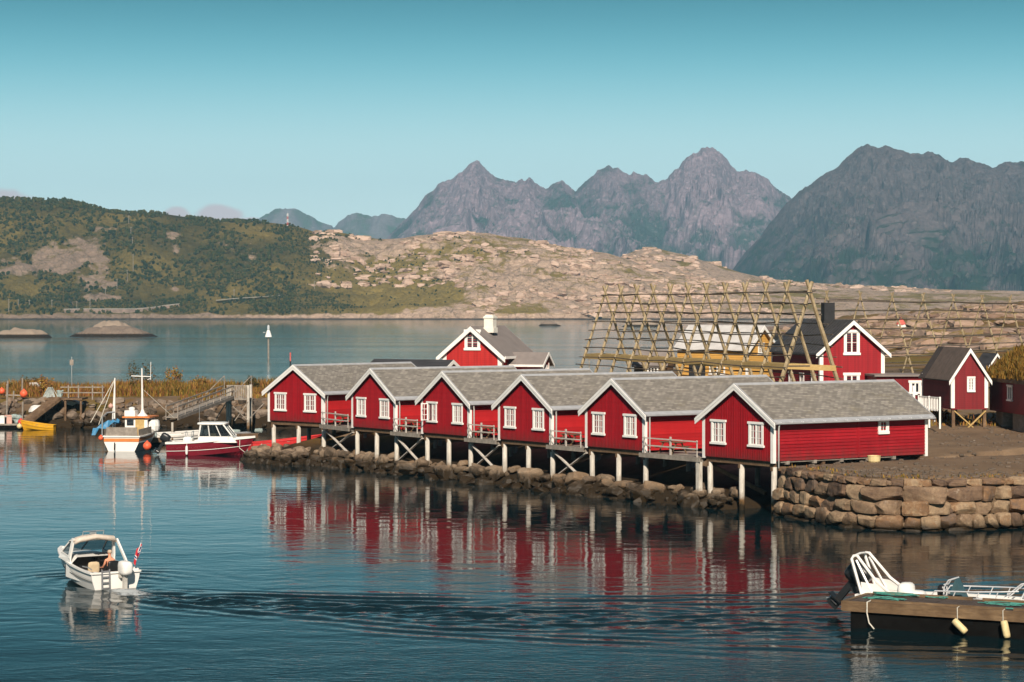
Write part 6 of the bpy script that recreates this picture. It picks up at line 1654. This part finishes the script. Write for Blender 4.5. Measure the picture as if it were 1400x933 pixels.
    m = MB(); m.tube([(-.70, -.22, 2.36), (0, -.22, 2.40), (.70, -.22, 2.36)], .045, 6); m.build('arch_bar', M['gel_white'], bt)
    m = MB(); m.blob((.3, 1.75, 1.05), (.42, .30, .36), 8, 5, 3.2, .03); m.blob((.3, 2.15, .92), (.4, .35, .2), 9, 5, 3.2, .03); m.build('seat_cover', M['gel_white'], bt, smooth=True)
    m = MB(); m.blob((0, 3.05, 1.1), (.14, .16, .26), 5, 4, 3, .02); m.box(-.3, .3, 3.0, 3.4, .4, 1.0); m.build('console', M['black'], bt)
    m = MB()
    for x in (.36, .72): m.tube([(x, 3.35, .55), (x, 3.38, 1.35), (x, 3.55, 1.62), (x, 3.85, 1.72)], .028, 5)
    for z_ in (.8, 1.02, 1.24, 1.45): m.tube([(.36, 3.38, z_), (.72, 3.38, z_)], .022, 5)
    m.build('console_rail', M['bright_metal'], bt)
    m = MB(); m.add([(.05, 3.55, .95), (.75, 3.55, .95), (.68, 3.80, 1.68), (.12, 3.80, 1.68), (.75, 4.15, .9), (.05, 4.15, .9)], [(0, 1, 2, 3), (1, 4, 2), (4, 5, 3, 2), (5, 0, 3)]); m.build('spray_screen', M['screen_green'], bt)
    m = MB()
    for sx in (-1, 1):
        pts = [(sx*.96, 2.9, .95), (sx*.98, 3.1, 1.22), (sx*.97, 4.6, 1.26), (sx*.80, 5.6, 1.30), (sx*.5, 6.2, 1.32)]
        m.tube(pts, .028, 5)
        for yy, xx, zz in ((3.9, .97, 1.24), (4.8, .93, 1.27), (5.5, .82, 1.29)): m.tube([(sx*xx, yy, zz), (sx*(xx-.02), yy-.14, .95)], .022, 5)
    m.build('side_rail', M['bright_metal'], bt)
    m = MB()
    for sx in (-1, 1): m.tube([(sx*.42, 5.55, .98), (sx*.34, 6.25, 1.58), (sx*.30, 6.42, 1.62), (sx*.25, 6.5, 1.52), (sx*.22, 6.2, 1.0)], .03, 6)
    m.tube([(-.3, 6.42, 1.62), (.3, 6.42, 1.62)], .03, 6); m.build('bow_pulpit', M['bright_metal'], bt)
    outboard(bt, 0, -.22, 1.12, 'black', 1.45, -40)
    m = MB(); m.tube([(.7, 5.55, 1.0), (1.0, 5.7, .85), (1.3, 5.6, 1.0)], .02, 4); m.build('mooring_line', M['rope_pale'], bt)
M['screen_green'] = plain('dark_green_screen', (.035, .075, .085), .4, .2, 3)
M['pontoon_deck'] = wood('pontoon_planks', (.060, .045, .038), (.13, .10, .083), stretch=(.3, .3, .3))
M['pontoon_beam'] = wood('pontoon_beam_wood', (.09, .055, .030), (.27, .18, .10), stretch=(.12, 1, 1))
pontoon()

# ------------------------------------------------------------------ docks, gangways, posts
def floating_dock():
    a, b = PP(196, 577, 203), PP(352, 566, 211)
    a.z = b.z = 0; d = (b-a); L = d.length; rz = math.atan2(d.y, d.x)
    t = thing('floating_dock', 'long grey floating dock along the breakwater behind the cruiser', 'dock', a, rz)
    m = MB(); x = 0
    while x < L: m.box(x, x+.19, 0, 2.4, .55, .60); x += .2
    m.build('dock_boards', M['board_grey'], t)
    m = MB(); m.box(0, L, -.06, 0, .2, .62); m.box(0, L, 2.4, 2.46, .2, .62); m.build('dock_edge', M['board_brown'], t)
    m = MB()
    for k in range(5): m.box(k*L/5+.3, (k+1)*L/5-.3, .1, 2.3, -.4, .5)
    m.build('dock_float', M['dark_rubber'], t)
    for k, x in enumerate((.3, L*.24, L*.5)):
        m = MB(); m.tube([(x, -.12, -.8), (x, -.12, 2.2-.3*k)], .10, 7); m.build('mooring_post', M['piling'], t)
    m = MB(); g = random.Random(6)
    for k in range(5): m.blob((2+k*2.7+g.uniform(-.6, .6), 1.3+g.uniform(-.4, .4), .78), (g.uniform(.2, .5), .3, .2), k+40, 3, 4, .1)
    o = m.build('gear_heap', M['net']); o.location = t.location; o.rotation_euler = t.rotation_euler; tag(o, 'loose heaps of fishing gear on the long floating dock', kind='stuff')
floating_dock()
def lattice_gangway():
    a, b = PP(235, 571, 209), PP(312, 542, 226)
    t = thing('gangway', 'grey timber gangway with handrails climbing from the floating dock to a landing stage', 'gangway', a)
    d = b-a; s = Vector((d.y, -d.x, 0)).normalized()
    m = MB(); m.beam((0, 0, 0), d, 1.1, .08); m.build('gangway_deck', M['board_grey'], t)
    for sd in (-1, 1):
        m = MB(); o_ = s*sd*.55; m.beam(o_+Vector((0, 0, -.1)), d+o_+Vector((0, 0, -.1)), .08, .28); m.beam(o_+Vector((0, 0, 1.0)), d+o_+Vector((0, 0, 1.0)), .10, .10); m.beam(o_+Vector((0, 0, .55)), d+o_+Vector((0, 0, .55)), .05, .08)
        for k in range(9): q = d*(k/8)+o_; m.beam(q, q+Vector((0, 0, 1.0)), .07, .07, up=(1, 0, 0))
        m.build('handrail', M['board_grey'], t)
lattice_gangway()
def landing():
    Y = 227; a = PP(325, 545, Y)
    t = thing('landing_stage', 'timber landing stage on posts at the head of the grey gangway', 'landing stage', (a.x, Y, 0))
    zt = a.z
    m = MB(); m.box(-1.0, 1.2, -.8, 1.6, zt-.12, zt); m.build('stage_deck', M['board_grey'], t)
    m = MB()
    for k in range(13): x = -.95+k*.17; m.box(x, x+.12, -.78, -.74, zt-.05, zt+1.25)
    m.box(-1.0, 1.2, -.74, -.68, zt+1.2, zt+1.32); m.build('board_screen', M['board_grey'], t)
    for x, y in ((-.9, -.7), (1.1, -.7), (-.9, 1.5), (1.1, 1.5)):
        m = MB(); m.tube([(x, y, .0), (x, y, zt+(1.3 if x > 0 else .9))], .14, 7); m.build('stage_post', M['piling'], t)
    m = MB(); m.beam((-.9, -.75, zt-.2), (-2.2, -.75, .9), .1, .16, up=(0, 1, 0)); m.beam((-.8, -.8, zt-.3), (1.1, -.8, 1.0), .07, .14, up=(0, 1, 0)); m.beam((1.1, -.8, zt-.3), (-.2, -.8, 1.0), .07, .14, up=(0, 1, 0)); m.beam((1.2, -.7, 1.2), (2.6, -.4, 2.7), .08, .14, up=(0, 1, 0)); m.build('cross_brace', M['board_grey'], t)
    for dx in (-4.3, -1.6):
        m = MB(); m.tube([(dx+.5, 5, zt+.2), (dx+2.2, 6.5, zt+2.0)], .05, 5); m.tube([(dx+2.2, 6.5, zt-.2), (dx+2.2, 6.5, zt+2.0)], .05, 5); m.build('stay_pole', M['board_grey'], t)
landing()
def left_side():
    a, b = PP(31, 579, 229.5), PP(77, 544, 233.2)
    t = thing('gangway', 'plain plank ramp slanting up from the yellow rowing boat to the bank at the left', 'gangway', a)
    d = b-a; m = MB(); m.beam((0, 0, 0), d, 1.3, .12); m.build('gangway_deck', M['board_brown'], t)
    m = MB(); s = Vector((d.y, -d.x, 0)).normalized()
    for sd in (-1, 1): m.beam(s*sd*.62+Vector((0, 0, -.12)), d+s*sd*.62+Vector((0, 0, -.12)), .1, .25)
    m.build('side_beam', M['board_brown'], t)
    # platform at its head
    zt = b.z; t2 = thing('landing_stage', 'dark timber platform with grey railing at the head of the plank ramp', 'landing stage', (b.x, b.y, 0))
    m = MB(); m.box(-1.2, 2.6, -.2, 3, zt-.22, zt-.04); m.build('stage_deck', M['board_brown'], t2)
    for x in (-1.0, .9, 2.45): m = MB(); m.tube([(x, 0, zt-2.6), (x, 0, zt-.22)], .11, 7); m.build('stage_post', M['board_brown'], t2)
    for x in (1.2, 2.2, 3.6, 4.6): m = MB(); m.box(x-.06, x+.06, .0, .12, zt-.2, zt+1.25); m.build('rail_post', M['board_grey'], t2)
    m = MB(); m.box(.4, 4.8, -.03, .03, zt+.45, zt+.55); m.box(.4, 4.8, -.03, .03, zt+1.0, zt+1.1); m.build('railing', M['board_grey'], t2)
    p = GP(82, 582.5); m = MB(); m.tube([(0, 0, -1), (0, 0, 3.1)], [.17, .15], 8); o = m.build('mooring_post', M['plank_yellow']); o.location = p; tag(o, 'thick brown mooring post standing in the water at the end of the yellow boat', 'post')
    m = MB(); g = random.Random(5)
    for k in range(7): m.tube([(.2*math.cos(a)*(1+.1*k % 2), .2*math.sin(a), 3.0+.09*k+g.uniform(-.05, .05)) for a in np.linspace(0, 6.28, 10)], .06, 5)
    for k in range(4): m.tube([(g.uniform(-.2, .2), -.2, 3.3), (g.uniform(-.3, .3), -.28, 2.7), (g.uniform(-.3, .3), -.2, 2.4)], .05, 4)
    o = m.build('rope_coil', M['net']); o.location = p; tag(o, 'grey green rope wound round the top of the brown mooring post', 'rope')
    m = MB(); g = random.Random(9); q = PP(70, 540, 237)
    for k in range(15):
        w = g.uniform(.25, .75); x0 = g.uniform(-.25, .25); m.tube([(x0-w*.7, g.uniform(-.2, .2), -1.0+g.uniform(0, .5)), (x0-w*.8, 0, -.2), (x0-.1*w, g.uniform(-.2, .2), .75), (x0+.6*w, 0, -.1), (x0+w*.7, g.uniform(-.2, .2), -.9+g.uniform(0, .6))], .05, 5)
    o = m.build('rope_bundle', M['rope_pale2']); o.location = q; tag(o, 'bundle of pale grey rope hung at the top of the plank ramp', 'rope')
    # small quay stage at the very left with boxes, posts and buoys
    p = GP(-6, 586); t3 = thing('floating_dock', 'small low dock with boxes and gear at the left edge', 'dock', p, 0)
    m = MB(); m.box(0, 2.6, 0, 2.2, .30, .45); m.build('dock_boards', M['board_grey'], t3); m = MB(); m.box(.1, 2.5, .1, 2.1, -.3, .29); m.build('dock_float', M['dark_rubber'], t3)
    for x, w, h, mat, lb in ((.65, .34, .75, 'gel_white', 'white plastic fish box on the small left dock'), (1.15, .36, .8, 'tyre_pink', 'pinkish plastic crate beside the white box on the left dock')):
        m = MB(); m.box(-w, w, -.3, .3, 0, h); m.box(-w-.04, w+.04, -.34, .34, h-.09, h); m.box(-w+.05, w-.05, -.26, .26, h+.001, h+.05)
        o = m.build('fish_box', M[mat]); o.location = p+Vector((x, .7, .45)); tag(o, lb, 'box')
    m = MB()
    for k in range(9): m.blob((g.uniform(-.5, .5), g.uniform(-.3, .3), .2+g.uniform(0, .55)), (.32, .3, .22), 60+k, 3, 3, .12)
    o = m.build('net_heap', M['net']); o.location = p+Vector((1.95, .9, .42)); tag(o, 'grey green heap of netting on the small left dock', 'net heap')
    for px, py, h, lb in ((9, 572, 3.4, 'leaning pale post behind the small left dock'), (10, 545, 1.8, 'upper grey post near the left edge of the bank'), (30, 540, 1.7, 'grey post behind the hanging orange buoy'), (30.5, 570, 1.5, 'thin pale stake above the red buoy'), (18, 548, 1.0, 'short stake between two railing posts at the left')):
        q = PP(px, py, 238 if py < 560 else 233); m = MB(); m.tube([(0, 0, -.6), (.06, 0, h)], .085, 6); o = m.build('post', M['board_grey']); o.location = q; tag(o, lb, 'post')
    m = MB(); a = PP(-4, 540, 238); b = PP(38, 541, 238); m.beam(a, b, .08, .12); o = m.build('handrail', M['board_grey']); tag(o, 'weathered handrail between the posts on the left bank', 'handrail')
    buoy(PP(32.5, 538.5, 237.5), .40, 'round orange buoy hanging from the post on the left bank'); buoy(PP(2.5, 535, 237.5), .32, 'orange buoy at the left edge of the photo')
    buoy(PP(28.5, 577, 229), .30, 'dark red buoy at the foot of the plank ramp', 'buoy', 'skiff_red'); buoy(PP(26.5, 583, 228.5), .26, 'cream buoy floating below the dark red one', 'buoy', 'fender')
    q = PP(49, 524.5, 246); upt = skiff((q.x-.6, q.y, q.z-.25), R(-95), 1.5, .8, .3, .35, 'gel_white', 'little white boat lying on top of the left bank', 'dinghy')
M['rope_pale2'] = plain('bleached_rope', (.40, .44, .42), .9, .25, 8)
left_side()
# --- marks in the harbour and the sound
def light_mark():
    p = GP(367, 490); t = thing('harbour_light', 'white harbour light with conical top on a thin post in the sound', 'harbour light', p); t.scale = (.8, .8, .93)
    m = MB(); m.tube([(0, 0, -1.5), (0, 0, 5.4)], .28, 7); m.build('post', M['board_grey'], t)
    m = MB(); m.lathe([(.25, 5.3), (1.05, 5.35), (.6, 6.6), (.4, 7.1)], 10); m.build('white_cone', M['white'], t)
    m = MB(); m.lathe([(.35, 7.2), (.35, 8.0), (.15, 8.4)], 8); m.build('lantern', M['bright_metal'], t)
    m = MB(); m.box(-1.6, -.9, -.05, .05, 6.4, 6.6); m.build('arm', M['steel'], t)
light_mark()
p = PP(98, 524, 250); t = thing('sign_post', 'tall pole with a small square board on the left breakwater', 'sign post', p)
m = MB(); m.tube([(0, 0, -1), (0, 0, 2.8)], .055, 6); m.build('post', M['steel'], t)
m = MB(); m.box(-.2, .2, -.08, -.05, 1.9, 2.5); m.build('board', M['board_grey'], t)
p = GP(397, 503); t = thing('spar_buoy', 'thin red and dark spar mark in the sound just above the leftmost cabin', 'navigation mark', p)
m = MB(); m.tube([(0, 0, -1), (0, 0, 1.3)], .16, 6); m.build('lower_spar', M['soot'], t); m = MB(); m.tube([(0, 0, 1.3), (0, 0, 3.0)], .14, 6); m.build('upper_spar', M['tyre_red'], t)
p = PP(834, 478, 260); zg = 0
t = thing('harbour_light', 'small red and dark light beacon behind the poles of the main drying rack', 'beacon', (p.x, 330, 0))
m = MB(); m.tube([(0, 0, -1), (0, 0, 5.2)], .13, 6); m.build('post', M['board_grey'], t)
# --- yellow tub by the nearest cabin
p = GP(1193, 631.5, 3.0); m = MB(); m.lathe([(.30, 0), (.36, .08), (.39, .34), (.41, .40), (.37, .40), (.34, .12)], 14)
o = m.build('tub', M['tub'] if 'tub' in M else M['fender'], smooth=False); o.location = (p.x, p.y-.5, gz(p.x, p.y-.5)-.03); tag(o, 'faded yellow tub on the gravel beside the nearest cabin', 'tub')
